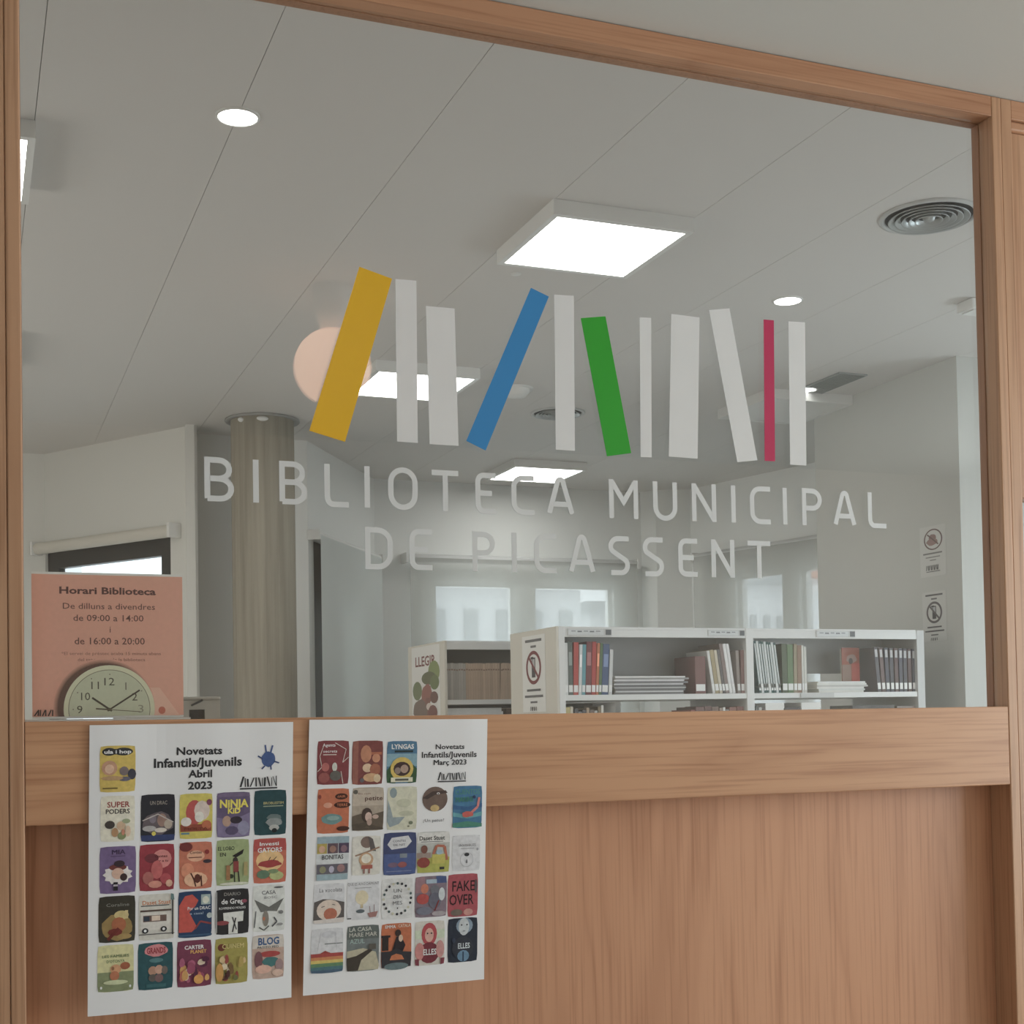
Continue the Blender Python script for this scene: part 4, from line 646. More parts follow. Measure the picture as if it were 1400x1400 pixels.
 ((472, 517.8, 1263.7, 1327.3), C(110, 118, 118), [('r', 0, 0, 1, .3, C(92, 100, 96), 2, 2), ('t', 'LA CASA', .42, .08, .7, .09, C(186, 186, 176), .01), ('t', 'MARE MAR', .5, .2, .86, .09, C(186, 186, 176), .01), ('t', 'AZUL', .32, .34, .46, .1, C(150, 176, 170), .01), ('p', [(0, .55), (.5, .5), (.9, .6), (1, .9), (1, 1), (0, 1)], C(176, 168, 140)), ('p', [(.0, .7), (.3, .66), (.7, .52), (.8, .56), (.45, .76), (.35, .98), (.0, 1)], C(66, 58, 50)), ('r', .68, .42, .9, .54, C(90, 84, 76))], 'grey cover with a cliff and house'),
 ((518.8, 561.6, 1260.8, 1322.9), C(190, 98, 50), [('t', 'EMMA', .3, .07, .34, .07, W_, .02), ('t', 'CATALA', .76, .06, .4, .07, C(206, 190, 170), .01), ('r', .03, .28, .24, .6, C(50, 40, 40)), ('r', .0, .26, .3, .31, C(46, 36, 38)), ('p', [(.35, .62), (.5, .3), (.66, .3), (.8, .5), (.7, .66)], C(44, 36, 42)), ('e', .55, .22, .1, .08, C(60, 44, 42)), ('e', .64, .34, .07, .08, C(206, 176, 150)), ('p', [(0, .62), (.3, .62), (.5, .56), (.72, .64), (1, .66), (1, 1), (0, 1)], C(52, 50, 56)), ('p', [(.28, .82), (.34, .72), (.5, .68), (.68, .72), (.76, .82)], C(196, 106, 52)), ('e', .5, .96, .4, .08, C(96, 116, 120), 16)], 'orange and black cover with a bridge'),
 ((564.5, 606.5, 1257.3, 1319), C(196, 190, 180), [('r', 0, .2, 1, .4, C(186, 196, 170)), ('e', .48, .3, .26, .26, C(176, 56, 66), 16), ('e', .48, .32, .15, .16, C(206, 156, 140), 14), ('e', .48, .72, .34, .24, C(116, 34, 50), 14), ('e', .16, .68, .16, .2, C(196, 120, 116), 12), ('e', .85, .65, .14, .2, C(190, 130, 126), 12), ('e', .42, .28, .025, .02, K_), ('e', .55, .28, .025, .02, K_), ('t', 'ELLES', .5, .7, .44, .13, W_, .02), ('r', 0, .85, .14, 1, C(130, 50, 66)), ('r', .86, .85, 1, 1, C(130, 50, 66))], 'cover with a pink-haired girl, titled ELLES'),
 ((609, 651.3, 1253, 1314.8), C(36, 44, 60), [('e', .56, .18, .28, .18, C(120, 140, 160), 16), ('e', .54, .2, .18, .2, C(180, 186, 190), 14), ('e', .46, .16, .025, .02, K_), ('e', .64, .16, .025, .02, K_), ('e', .54, .3, .05, .01, C(90, 96, 110)), ('e', .5, .68, .36, .26, C(46, 50, 62), 14), ('e', .52, .86, .2, .13, C(90, 130, 160), 12), ('t', 'ELLES', .54, .63, .4, .12, C(196, 206, 210), .02), ('r', .49, .76, .54, .98, C(40, 60, 86)), ('e', .2, .5, .06, .06, C(50, 60, 80))], 'dark blue cover with a pale face, titled ELLES'),
]
for r_, bgc, sh, lb in P2: cover(S2, r2, px_rect(p2, r_), bgc, sh, label=lb)

# ================================================================ OPENING-HOURS POSTER BEHIND THE PANE
YH = GY+.0085
hc = [atY(42.6, 781.5, YH), atY(249, 785.5, YH), atY(251, 979.5, YH), atY(44.5, 984, YH)]
hx0, hx1 = (hc[0].x+hc[3].x)/2, (hc[1].x+hc[2].x)/2; hz1, hz0 = (hc[0].z+hc[1].z)/2, (hc[2].z+hc[3].z)/2
hp = empty('opening_hours_poster', ((hx0+hx1)/2, YH, hz0), 'salmon opening-hours poster headed Horari Biblioteca, with a round clock, behind the glass at lower left', 'poster')
box('card', hx0, hx1, YH, YH+.0012, hz0, hz1, M['sheet'], hp)
HP = Print(lambda u, v, l: Vector((hx0+(hx1-hx0)*u, YH-l, hz1-(hz1-hz0)*v)), .0002, .00002)
def hq(x, y): p = atY(x, y, YH); return ((p.x-hx0)/(hx1-hx0), (hz1-p.z)/(hz1-hz0))
sal = C(218, 152, 128)
HP.rect(0, .016, 1, .985, sal)
HP.poly([hq(200, 940), hq(218, 940), hq(246, 978), hq(200, 978)], C(226, 170, 146))
HP.ell(*hq(221.4, 971), .024, .026, C(200, 96, 66), 20)
for t, x, y, wd, h, b, col in (('Horari Biblioteca', 147.8, 807.8, 132, 11.5, .03, C(92, 50, 48)), ('De dilluns a divendres', 149.6, 829, 126, 9.8, .004, C(100, 56, 50)), ('de 09:00 a 14:00', 148.6, 845, 96, 9.6, .006, C(100, 56, 50)),
                          ('i', 150.6, 860.5, 1.6, 8.5, .0, C(100, 56, 50)), ('de 16:00 a 20:00', 150.3, 876.4, 96, 9.6, .006, C(100, 56, 50)), ('*El servei de préstec acaba 15 minuts abans', 152.7, 893.4, 136, 4.4, .0, C(150, 86, 72)), ('del tancament de la biblioteca', 152.7, 901.8, 92, 4.4, .0, C(150, 86, 72))):
    a = hq(x-wd/2, y-h/2); b_ = hq(x+wd/2, y+h/2); c_ = hq(x, y); HP.text(t, c_[0], c_[1], b_[0]-a[0], b_[1]-a[1], col, b)
# clock printed on the card, cut by its lower edge
ccx, ccy = hq(150, 969.5); rr = (hq(211.6, 969.5)[0]-ccx); asp = (hx1-hx0)/(hz1-hz0)
def clip_disc(cx, cy, r, col, n=64):
    pts = [(cx+r*math.cos(2*math.pi*k/n), min(.985, cy+r*asp*math.sin(2*math.pi*k/n))) for k in range(n)]; HP.poly(pts, col)
for i, k in enumerate((.0, .2, .4, .6, .8, 1)):       # printed shadow of the clock photograph
    c0 = [sal[j]*(1-k)+C(96, 62, 50)[j]*k for j in range(3)]; clip_disc(ccx-.035, ccy-.01, rr*(1.12-.11*k), c0)
clip_disc(ccx, ccy, rr, C(206, 206, 172)); clip_disc(ccx, ccy, rr*.90, C(120, 116, 90)); clip_disc(ccx, ccy, rr*.885, C(188, 192, 162))
for t, x, y, wd in (('12', 149.5, 931.8, 14), ('11', 130, 937, 10.5), ('1', 172, 938, 1.3), ('10', 117, 952, 12.5), ('2', 184, 952.5, 7.5), ('9', 109, 970, 7.5), ('3', 192.5, 968.8, 7.5)):
    a = hq(x-wd/2, y-5.2); b_ = hq(x+wd/2, y+5.2); c_ = hq(x, y); HP.text(t, c_[0], c_[1], b_[0]-a[0], b_[1]-a[1], C(70, 66, 50) if t not in '3' else C(140, 140, 116), .0)
for x, y in ((150, 922), (125, 928), (106, 947), (100, 970), (193.5, 944.5)): c_ = hq(x, y); HP.ell(c_[0], c_[1], .004, .004, C(80, 70, 60), 8)
def hand(x0, y0, x1, y1, w0, col): HP.line([hq(x0, y0), hq(x1, y1)], w0, col, asp)
hand(153, 972, 126, 954, .013, C(66, 56, 40)); hand(147, 972, 191, 943.5, .011, C(66, 56, 40)); hand(131, 969, 192, 973, .005, C(110, 100, 76)); hand(131, 969, 148, 970, .01, C(90, 80, 60))
c_ = hq(150, 970); HP.ell(c_[0], c_[1], .012, .012*asp, C(90, 84, 60))
for k, (a, b_) in enumerate(((47.5, 53), (52, 53), (55, 55.5), (58, 62), (62.5, 62.5), (66, 70), (72, 72))): HP.line([hq(b_, 970.5), hq(a if k else 47, 979)], .008, C(60, 36, 36), asp)
HP.build('printed_face', hp)
tag(box('pale_ledge_strip', XL+.001, atY(262, 983, GY).x, GY+.0075, GY+.013, ZR1+.0002, ZR1+.0022, M['sheet']), 'thin cream strip lying along the glass edge under the opening-hours poster', 'strip')

# ================================================================ LIBRARY: CEILING FITTINGS
def light_panel(x, y, label, lit=True, drop=ZC-ZI):
    s = .48; r = .022
    root = empty('ceiling_light', (x+s/2, y+s/2, ZC), label, 'ceiling light', 'square surface-mounted ceiling light panels')
    z0 = ZC-drop
    boxes('housing', [(x-r, x, y-r, y+s+r, z0-.002, ZC-.0004), (x+s, x+s+r, y-r, y+s+r, z0-.002, ZC-.0004), (x, x+s, y-r, y, z0-.002, ZC-.0004), (x, x+s, y+s, y+s+r, z0-.002, ZC-.0004)], M['white'], root)
    box('diffuser', x+.0005, x+s-.0005, y+.0005, y+s-.0005, z0, z0+.006, M['lamp'] if lit else M['lampoff'], root)
light_panel(3.795*.48, 8.521*.48, 'large lit square light panel in front, above the blue vinyl bar')
light_panel(3.787*.48, 12.886*.48, 'lit square light panel partly behind the yellow and white vinyl bars')
light_panel(6.972*.48, 17.198*.48, 'lit square light panel nearest the back wall, above the lettering')
q4 = atZ(1044, 534, ZI)
light_panel(4.398-.48, 6.10, 'unlit square light panel against the pier, behind the magenta bar', False)
q0 = atZ(37.3, 191, ZI); light_panel(q0.x-.48, q0.y, 'lit square light panel cut off by the left stile')
light_panel(1.82, 2.05, 'added lit square light panel close behind the partition, above the view')  # this and the next three are unseen panels added for extra light
light_panel(4.75, 3.3, 'added lit square light panel at the right, hidden by the right stile')  # added to brighten the bay wall beside the column
light_panel(3.35, 2.1, 'added lit square light panel at upper right, close behind the partition')
light_panel(q0.x-.48+.0, 6.2, 'added lit square light panel at the far left, hidden by the stile')
for (x, y, rad, lb) in ((325, 159, .056, 'round lit recessed downlight at upper left'), (1077, 410.5, .056, 'round lit recessed downlight above the magenta bar'), (1103, 532, .05, 'small far downlight beside the slot grille and last white bar')):
    c = atZ(x, y, ZC); root = empty('downlight', c, lb, 'ceiling light', 'round recessed downlights')
    lathe('trim_ring', [(rad*1.12, 0), (rad*1.12, -.003), (rad*1.0, -.006), (rad*.97, -.003), (rad*.97, 0)], (c.x, c.y, ZC-.0002), M['white'], root)
    lathe('lens', [(0, -.004), (rad*.6, -.0042), (rad*.98, -.003)], (c.x, c.y, ZC-.0002), M['down'], root)
for (x, y, rad, lb) in ((1270, 295.5, .168, 'round concentric air diffuser at upper right, cut by the stile'), (762.5, 564.5, .152, 'farther round air diffuser behind the lone white bar')):
    c = atZ(x, y, ZC); root = empty('ceiling_vent', c, lb, 'ceiling vent')
    lathe('rim', [(rad, 0), (rad, -.005), (rad*.93, -.010), (rad*.88, -.004), (rad*.88, -.001)], (c.x, c.y, ZC-.0002), M['metalgrey'], root, 56)
    lathe('duct_shade_sheet', [(0, -.0005), (rad*.88, -.0006)], (c.x, c.y, ZC-.0003), M['ventblack'], root, 48)  # flat black disc stands in for the shaded depth above the rings
    for k in range(5):
        ro = rad*(.82-.135*k)
        lathe('cone_ring', [(ro*.86, -.001), (ro*.98, -.010-.001*k), (ro, -.014-.001*k), (ro*.97, -.014-.001*k), (ro*.83, -.003)], (c.x, c.y, ZC-.0003), M['ventdark'], root, 48)
    lathe('centre_cone', [(0, -.018), (rad*.10, -.017), (rad*.14, -.003)], (c.x, c.y, ZC-.0003), M['ventdark'], root, 24)
g = empty('slot_grille', (4.14, 5.9, ZC), 'grey linear air grille beside the pier, next to the far downlight', 'ceiling vent')
boxes('frame', [(4.055, 4.063, 5.68, 6.10, ZC-.008, ZC-.0003), (4.217, 4.225, 5.68, 6.10, ZC-.008, ZC-.0003), (4.063, 4.217, 5.68, 5.688, ZC-.008, ZC-.0003), (4.063, 4.217, 6.092, 6.10, ZC-.008, ZC-.0003)], M['ventdark'], g)
box('duct_shade_sheet', 4.063, 4.217, 5.688, 6.092, ZC-.0015, ZC-.0005, M['ventblack'], g)  # flat black sheet painted as the shade behind the blades
for k in range(9): box('blade', 4.068+k*.0168, 4.075+k*.0168, 5.688, 6.092, ZC-.007, ZC-.0018, M['ventdark'], g)
c = atZ(706, 531, ZC); g = empty('smoke_detector', c, 'white round detector on the ceiling behind the blue bar', 'detector')
lathe('base', [(0, -.006), (.085, -.008), (.088, -.0), ], (c.x, c.y, ZC-.0002), M['white'], g); lathe('dome', [(0, -.045), (.05, -.042), (.068, -.02), (.07, -.007)], (c.x, c.y, ZC-.0002), M['white'], g)
c = atZ(1330, 412, ZC); g = empty('emergency_light', c, 'small white box fitting on the ceiling at the right stile', 'emergency light')
box('body', c.x-.045, c.x+.2, c.y-.05, c.y+.05, ZC-.045, ZC-.0003, M['white'], g, .006); box('lens', c.x-.03, c.x+.18, c.y-.035, c.y+.035, ZC-.05, ZC-.0452, M['lampoff'], g, .002)
c = atZ(705, 374, ZC); lathe('cap', [(0, -.004), (.02, -.003), (.022, 0)], (c.x, c.y, ZC-.0002), M['white'], tag(empty('blanking_cap', c), 'tiny white blanking cap beside the large light panel', 'cap'))

# ================================================================ COLUMN
cc = atZ(361, 573.5, ZC); ccx_, ccy_ = 1.545+.03, 7.62
col = empty('concrete_column', (ccx_, ccy_, 0), 'round board-marked concrete column at left, rising into the ceiling', 'column')
def rad_at(x0, x1):
    a, b = ray(x0, 800), ray(x1, 800); a.z = b.z = 0; ang = a.angle(b)/2; d = math.hypot(ccx_, ccy_); return math.sin(ang)*d
mid = ray(361.5, 800); mid.z = 0; mid.normalize(); dist = 7.76; ccx_, ccy_ = mid.x*dist, mid.y*dist; col.location = (ccx_, ccy_, 0)
RC = rad_at(318.5, 405.5)
# shaft: many narrow board facets, each a slightly different radius
n = 44; prof = [0, 1.2, 2.4, ZC+.004]; vs = []; fs = []
rd = random.Random(3); rj = [RC*(1+rd.uniform(-.006, .006)) for _ in range(n)]
for z in prof:
    for k in range(n):
        for e in (0, .97):
            a = 2*math.pi*(k+e)/n; vs.append((ccx_+rj[k]*math.cos(a), ccy_+rj[k]*math.sin(a), z))
N2 = 2*n
for i in range(len(prof)-1):
    for k in range(N2): fs.append((i*N2+k, i*N2+(k+1) % N2, (i+1)*N2+(k+1) % N2, (i+1)*N2+k))
mesh('shaft', vs, fs, M['concrete'], col)
lathe('ceiling_collar', [(RC*1.005, -.002), (RC*1.18, -.002), (RC*1.19, -.008), (RC*1.17, -.012), (RC*1.01, -.010)], (ccx_, ccy_, ZC), M['ceilback'], col)
for x, y, s_ in ((330, 577, .020), (359, 573, .034)):
    d = ray(x, y); d.z = 0; d.normalize(); p = Vector((ccx_, ccy_, 0)); t = p.dot(d); h = (p-d*t).length; tt = t-math.sqrt(max(0, RC*RC-h*h)); q = d*tt
    bm = bmesh.new(); bmesh.ops.create_uvsphere(bm, u_segments=12, v_segments=8, radius=1); bmesh.ops.transform(bm, matrix=Matrix.Translation((q.x, q.y, ZC-.028)) @ Matrix.Diagonal((s_, .012, .014, 1)), verts=bm.verts); bmo('plaster_patch', bm, M['white'], col, True)

# ================================================================ WINDOWS AND BLINDS
def roller(name_label, mx, s0, s1, zt_, zb, proud, fabric, parts_mat, tube=.028, fall=True, back=False):
    root = empty('roller_blind', mx @ Vector((s0, -proud, zt_)), name_label, 'blind')
    rot = Matrix.Rotation(math.pi/2, 3, 'Y').to_4x4()
    # tube as a lathe laid along local x
    n = 20; vs = []; fs = []
    for xx in (s0, s1):
        for k in range(n): a = 2*math.pi*k/n; vs.append(mx @ Vector((xx, -proud+tube*math.cos(a), zt_-tube+tube*math.sin(a))))
    for k in range(n): fs.append((k, (k+1) % n, n+(k+1) % n, n+k))
    fs.append(tuple(range(n))); fs.append(tuple(range(2*n-1, n-1, -1)))
    mesh('tube', vs, fs, M[parts_mat], root)
    for xx in (s0-.022, s1+.002): box('bracket', xx, xx+.02, -proud-tube-.004, -.001, zt_-2*tube-.004, zt_+.006, M['white'], root, 0, mx)
    if fall:
        box('fabric', s0+.004, s1-.004, -proud-tube-.0008, -proud-tube+.0002, zb, zt_-tube, M[fabric], root, 0, mx)
        box('bottom_bar', s0+.004, s1-.004, -proud-tube-.008, -proud-tube+.008, zb-.02, zb, M['white'], root, 0, mx)
    return root
def window(name, mx, s0, s1, z0, z1, fw, mat, depth=.05, setb=.04, mull=None):
    root = empty(name, mx @ Vector((s0, setb, z0)), kind='structure')
    boxes('window_frame', [(s0, s0+fw, setb, setb+depth, z0, z1), (s1-fw, s1, setb, setb+depth, z0, z1), (s0+fw, s1-fw, setb, setb+depth, z0, z0+fw), (s0+fw, s1-fw, setb, setb+depth, z1-fw, z1)], mat, root, mx)
    box('window_pane', s0+fw, s1-fw, setb+.02, setb+.026, z0+fw, z1-fw, M['wglass'], root, 0, mx)
    return root
# left bay: dark frame, blind rolled up
hA = (qa.z+qb.z)/2
window('window_2', mA, qa.x, qb.x, .9, hA, .10, M['darkframe'], .05, .02)
ra = onA(50, 746, -.05); rb = onA(238, 713, -.05)
roller('beige roller blind rolled up over the dark-framed window at left', mA, ra.x+.01, rb.x-.02, (ra.z+rb.z)/2, 0, .05, 'blindop', 'shelfside', .036, False)
# right bay: blind fully lowered over a dark window, seen edge on
window('window_3', mB, qc.x+.03, min(qd.x, LB-.1), .3, qc.z-.03, .36, M['darkframe'], .05, .03)
rc_ = onB(438, 729, -.075)
roller('grey roller blind fully lowered beside the column, seen almost edge-on', mB, rc_.x, min(qd.x, LB-.03), qc.z+.01, .25, .05, 'blindop', 'white', .025)
# back wall
mW = frame_axes((2.65, 9.2), (4.74, 9.2))
window('window_4', mW, .43, 1.06, 1.0, wz, .03, M['white'])
window('window_5', mW, 1.20, 1.85, 1.0, wz, .03, M['white'])
p = atY(560, 755, 9.06); p2 = atY(872, 766, 9.06)
roller('wide translucent roller blind lowered over the two back-wall windows', mW, p.x-2.65, min(p2.x, 4.69)-2.65, (p.z+p2.z)/2, .9, .10, 'blind', 'metalgrey', .03)
# side bay
window('window_6', mE, e1.x, e2.x, 1.0, (e1.z+e2.z)/2, .03, M['white'])
window('window_7', mE, e3.x, e3.x+.62, 1.0, (e1.z+e2.z)/2, .03, M['white'])
p = onE(947, 757, -.1)
roller('translucent roller blind on the side bay wall beside the pier', mE, max(.04, p.x), 1.75, (onE(1000, 748, -.1).z+onE(1100, 733, -.1).z)/2, .9, .07, 'blind', 'metalgrey', .03)
# windows out of view: corridor end one inferred, the others added for fill light
mR = frame_axes((5.50, 7.15), (5.90, 1.6)); window('fill_window_8', mR, 2.4, 4.2, .95, 2.4, .05, M['white'])  # unseen window added so light reaches the pier front
mLf = frame_axes((-2.9, 1.6), (-2.9, 8.94)); window('fill_window_9', mLf, 2.2, 4.8, 1.0, 2.6, .05, M['white'])  # unseen window added for the left fill lamp
mCo = frame_axes((3.40, 1.49), (3.40, -.97)); window('window_10', mCo, .30, 2.1, .85, 2.25, .05, M['white'])

mCb = frame_axes((3.40, -.97), (-2.9, -.97)); window('fill_window_11', mCb, 4.05, 5.7, .9, 2.2, .05, M['white'])  # unseen opening added behind the viewer for frontal light on the partition

# buildings across the street
def building(name, label, p, w_, d, h, mat, rows=3, cols=4, roof=None):
    root = empty(name, p, label, 'building'); x, y, z = p
    box('wall', x, x+w_, y, y+d, z, z+h, mat, root)
    for i in range(rows):
        for j in range(cols):
            xx = x+w_*(j+.3)/cols; zz = z+h*(i+.35)/rows
            box('window', xx, xx+w_/cols*.4, y-.05, y+.02, zz, zz+h/rows*.4, M['facade3'], root)
    if roof: box('roof', x-.2, x+w_+.2, y-.3, y+d+.2, z+h, z+h+.22 if roof != M['facade2'] else z+h+.6, roof, root)
    return root
b0 = atY(575, 800, 21); b1_ = atY(793, 800, 21)
building('building', 'pale block seen through the back-wall blind', (b0.x, 21, -3), b1_.x-b0.x, 4, atY(640, 799, 21).z+3, M['facade1'], 4, 5, M['facade3'])
b0 = atY(806, 800, 29); b1_ = atY(860, 800, 29)
building('building', 'low pale block with flat roof seen through the back window at right', (b0.x, 29, -3), b1_.x-b0.x, 4, atY(806, 836, 29).z+3, M['facade1'], 3, 3, M['facade3'])
b0 = atY(1000, 800, 22); b1_ = atY(1074, 800, 22)
building('building', 'pale facade seen through the side bay window', (b0.x, 22, -3), b1_.x-b0.x, 4, atY(1040, 800, 22).z+3, M['facade1'], 3, 4, M['facade3'])
building('building', 'block with brick-red eaves seen beside the pier', (b1_.x+.6, 22, -3), 7, 4, atY(1100, 791, 22).z+3, M['facade1'], 4, 4, M['facade2'])
building('building', 'pale facade seen through the left bay window', (-3.0, 24, -3), atY(112, 780, 24).x+3.0, 4, 9.4, M['facade1'], 4, 2, M['facade2'])

# ================================================================ BOOKCASES
MM = {}
def ordn(k): return ['first', 'second', 'third', 'fourth', 'fifth', 'sixth', 'seventh', 'eighth', 'ninth', 'tenth', 'eleventh', 'twelfth', 'thirteenth', 'fourteenth', 'fifteenth', 'sixteenth', 'seventeenth', 'eighteenth', 'nineteenth', 'twentieth', 'twenty-first', 'twenty-second', 'twenty-third', 'twenty-fourth', 'twenty-fifth', 'twenty-sixth', 'twenty-seventh', 'twenty-eighth', 'twenty-ninth', 'thirtieth'][k]
def book(x, z, y, w_, h, d, col, lean, label, group, tagl=True, title=None):
    """upright book, spine toward the viewer at y; lean in degrees about its lower corner (+ leans right)"""
    root = empty('book', (x, y, z), label, 'book', group)
    mx = Matrix.Translation((x, y, z)) @ Matrix.Rotation(math.radians(lean), 4, 'Y') @ Matrix.Translation((-x, -y, -z))
    t = min(.0022, w_*.18)
    boxes('cover', [(x, x+t, y, y+d, z, z+h), (x+w_-t, x+w_, y, y+d, z, z+h), (x+t, x+w_-t, y, y+t, z, z+h)], bookmat(col), root, mx)
    box('pages', x+t, x+w_-t, y+t, y+d-.004, z+.003, z+h-.003, M['pages'], root, 0, mx)
    if tagl: box('spine_label', x+w_*.06, x+w_*.94, y-.0006, y-.0001, z+.012, z+.042, M['taglabel'], root, 0, mx)
    if title: box('title_band', x+w_*.15, x+w_*.85, y-.0006, y-.0001, z+h*title[0], z+h*title[1], bookmat(title[2]), root, 0, mx)
    return root
def flat_stack(x0, x1, z, y, cols, hs, where, group, name='magazine'):
    for k, (c_, h) in enumerate(zip(cols, hs)):
        o1 = random.uniform(-.006, .006); o2 = random.uniform(-.02, .012)
        pos = 'bottom' if k == 0 else ('top' if k == len(hs)-1 else ordn(k)+' from the bottom')
        root = empty(name, (x0+o1, y, z), '%s magazine lying flat, %s of the stack %s' % ('pale' if sum(c_) > 1.2 else 'dark', pos, where), 'magazine', group)
        x_a, x_b = x0+o1, x1+o2
        boxes('cover', [(x_a, x_b, y, y+.2, z, z+.0012), (x_a, x_b, y, y+.2, z+h-.0016, z+h-.0004), (x_a, x_b, y-.0008, y, z, z+h-.0004)], bookmat(c_), root)
        box('pages', x_a+.001, x_b-.002, y+.001, y+.198, z+.0012, z+h-.0016, M['pages'], root)
        z += h
YS = 5.30
sx0 = atY(772, 870, YS).x; sxm0 = atY(1020.5, 900, YS).x; sxm1 = atY(1030.5, 900, YS).x; sx1 = atY(1254, 900, YS).x; sx2 = atY(1264, 900, YS).x
zt1 = atY(900, 857.5, YS).z; zl1 = atY(900, 871.5, YS).z; zs1 = atY(900, 949, YS).z; zs0 = atY(900, 956.5, YS).z
xle = atY(763, 900, YS).x; SD = atX(698.5, 930, xle-.006).y-YS
bc = empty('bookcase', (sx0, YS, 0), 'long white two-bay metal bookcase in the middle, its beige end panel carrying a sign', 'bookcase')
box('end_panel', xle-.006, xle+.004, YS+.002, YS+SD, 0, zt1, M['shelfside'], bc)
box('upright', xle+.004, sx0, YS, YS+SD-.004, 0, zt1, M['shelfwhite'], bc, .002)
box('upright', sxm0, sxm1, YS, YS+SD-.004, 0, zt1-.001, M['shelfwhite'], bc, .002)
box('upright', sx1, sx2, YS, YS+SD, 0, zt1-.002, M['metalgrey'], bc, .002)
for (a, b) in ((sx0, sxm0), (sxm1, sx1)):
    box('top_shelf', a, b, YS+.004, YS+SD-.004, zt1-.012, zt1-.001, M['shelfwhite'], bc)
    box('top_fascia', a, b, YS+.002, YS+.010, zl1, zt1-.0125, M['shelfwhite'], bc, .001)
    th = zs1-zs0
    zz = zs1
    for k in range(5):
        box('shelf', a, b, YS+.004, YS+SD-.004, zz-th, zz, M['shelfwhite'], bc, .001); zz -= .295
        if zz < .1: break
for x0, x1, zt_, zb_, nm in ((776, 836, 859.5, 868.5, 0), (968, 1018, 861, 869.5, 1), (1116, 1169, 862, 871, 2)):
    a = atY(x0, 865, YS-.001); b = atY(x1, 865, YS-.001); h = box('label_holder', a.x, b.x, YS-.002, YS+.002, atY(x0, zb_, YS).z, atY(x0, zt_, YS).z, M['metalgrey'], bc)
    P = Print(lambda u, v, l, a=a, b=b, t=atY(x0, zt_, YS).z, bb=atY(x0, zb_, YS).z: Vector((a.x+(b.x-a.x)*u, YS-.002-l, t-(t-bb)*v)), .0003, .0001)
    P.rect(.02, .1, .82, .9, C(190, 194, 196)); 
    for k in range(5): P.rect(.08+k*.14, .3, .18+k*.14, .42+.1*(k % 2), C(110, 116, 122))
    P.rect(.86, .1, .99, .9, C(86, 92, 98)); P.build('card', h)
a = atY(1095, 948, YS); b = atY(1140, 948, YS); box('label_holder', a.x, b.x, YS-.002, YS+.004, zs0+.002, zs1-.002, M['metalgrey'], bc)
# grey back sheets in the middle of the double-sided case
ym = YS+SD/2
box('back_sheet', sx0, sxm0, ym, ym+.004, zs1, zt1-.013, M['shelfback'], bc); box('back_sheet', sxm1, sx1, ym, ym+.004, atY(1130, 921, ym).z, zt1-.013, M['shelfback'], bc)
for (a_, b_) in ((sx0, sxm0), (sxm1, sx1)): box('back_sheet', a_, b_, ym, ym+.004, .3, zs0-.07, M['shelfback'], bc)

D1 = [(.18, .20, .20), (.42, .07, .06), (.20, .38, .42), (.20, .05, .06), (.36, .05, .05), (.12, .22, .13), (.05, .06, .09), (.06, .10, .22), (.70, .71, .70)]
K = .0036   # about one photo pixel at the case, in metres
def bx(x): return atY(x, 940, YS+.02).x
zb1 = zs1+.0005
seq = [(773, 777, 72, (.66, .67, .66), 'white', 0), (777.5, 783.5, 74, (.10, .12, .11), 'dark green', 0), (784, 790.5, 73, (.42, .07, .06), 'red', 2), (791, 795, 70, (.62, .66, .66), 'pale', 3), (795.5, 800, 70, (.13, .32, .37), 'teal', 3),
       (800.5, 808, 74, (.16, .045, .05), 'dark maroon', 3), (808.5, 814, 74, (.40, .055, .05), 'bright red', 3), (814.5, 818, 72, (.48, .16, .08), 'rust', 4), (818.5, 822, 72, (.09, .16, .08), 'green', 4), (822.5, 831, 71, (.06, .10, .20), 'navy', 4), (832, 836.5, 63, (.60, .62, .62), 'grey-white', 4)]
for k, (a, b, h, c_, cn, ln) in enumerate(seq):
    book(bx(a), zb1, YS+.02, max(.008, bx(b)-bx(a)), h*.0031, .19, c_, ln*.8, '%s upright book, %s from the left end of the upper shelf' % (cn, ordn(k)), 'books at the left of the upper shelf', True, (.55, .8, (min(1, c_[0]*2+.1), min(1, c_[1]*2+.1), min(1, c_[2]*2+.1))) if k % 2 else None)
flat_stack(bx(841), bx(939), zb1, YS+.02, [(.16, .16, .17), (.62, .63, .64), (.14, .14, .15), (.5, .5, .5), (.12, .12, .13), (.60, .60, .62), (.18, .18, .19), (.66, .66, .68), (.3, .3, .3), (.72, .72, .72)], [.0095, .006, .011, .005, .010, .006, .010, .007, .008, .007], 'in the left bay', 'magazines stacked flat in the left bay')
seq = [(951, 965, 52, (.17, .08, .075), 'dark brown', 0), (974.5, 978, 60, (.66, .66, .64), 'thin white', -8), (978.6, 983.6, 61, (.36, .30, .18), 'ochre', -8), (984.2, 988, 61, (.55, .50, .40), 'beige', -8),
       (988.6, 992, 62, (.12, .11, .11), 'black', -8), (992.6, 997, 70, (.22, .17, .16), 'dark taupe', -8), (997.6, 1001.5, 70, (.72, .72, .72), 'tall white', -8), (1002.1, 1005.6, 70, (.70, .70, .70), 'slim white', -8), (1008.6, 1012.6, 60, (.28, .24, .22), 'grey-brown', -2), (1013.5, 1018, 61, (.22, .12, .11), 'chestnut', 0)]
for k, (a, b, h, c_, cn, ln) in enumerate(seq):
    book(bx(a), zb1, YS+.02, max(.008, bx(b)-bx(a)), h*.0032, .19, c_, ln, '%s book, %s from left in the leaning group at the middle upright' % (cn, ordn(k)), 'leaning books at the right of the left bay')
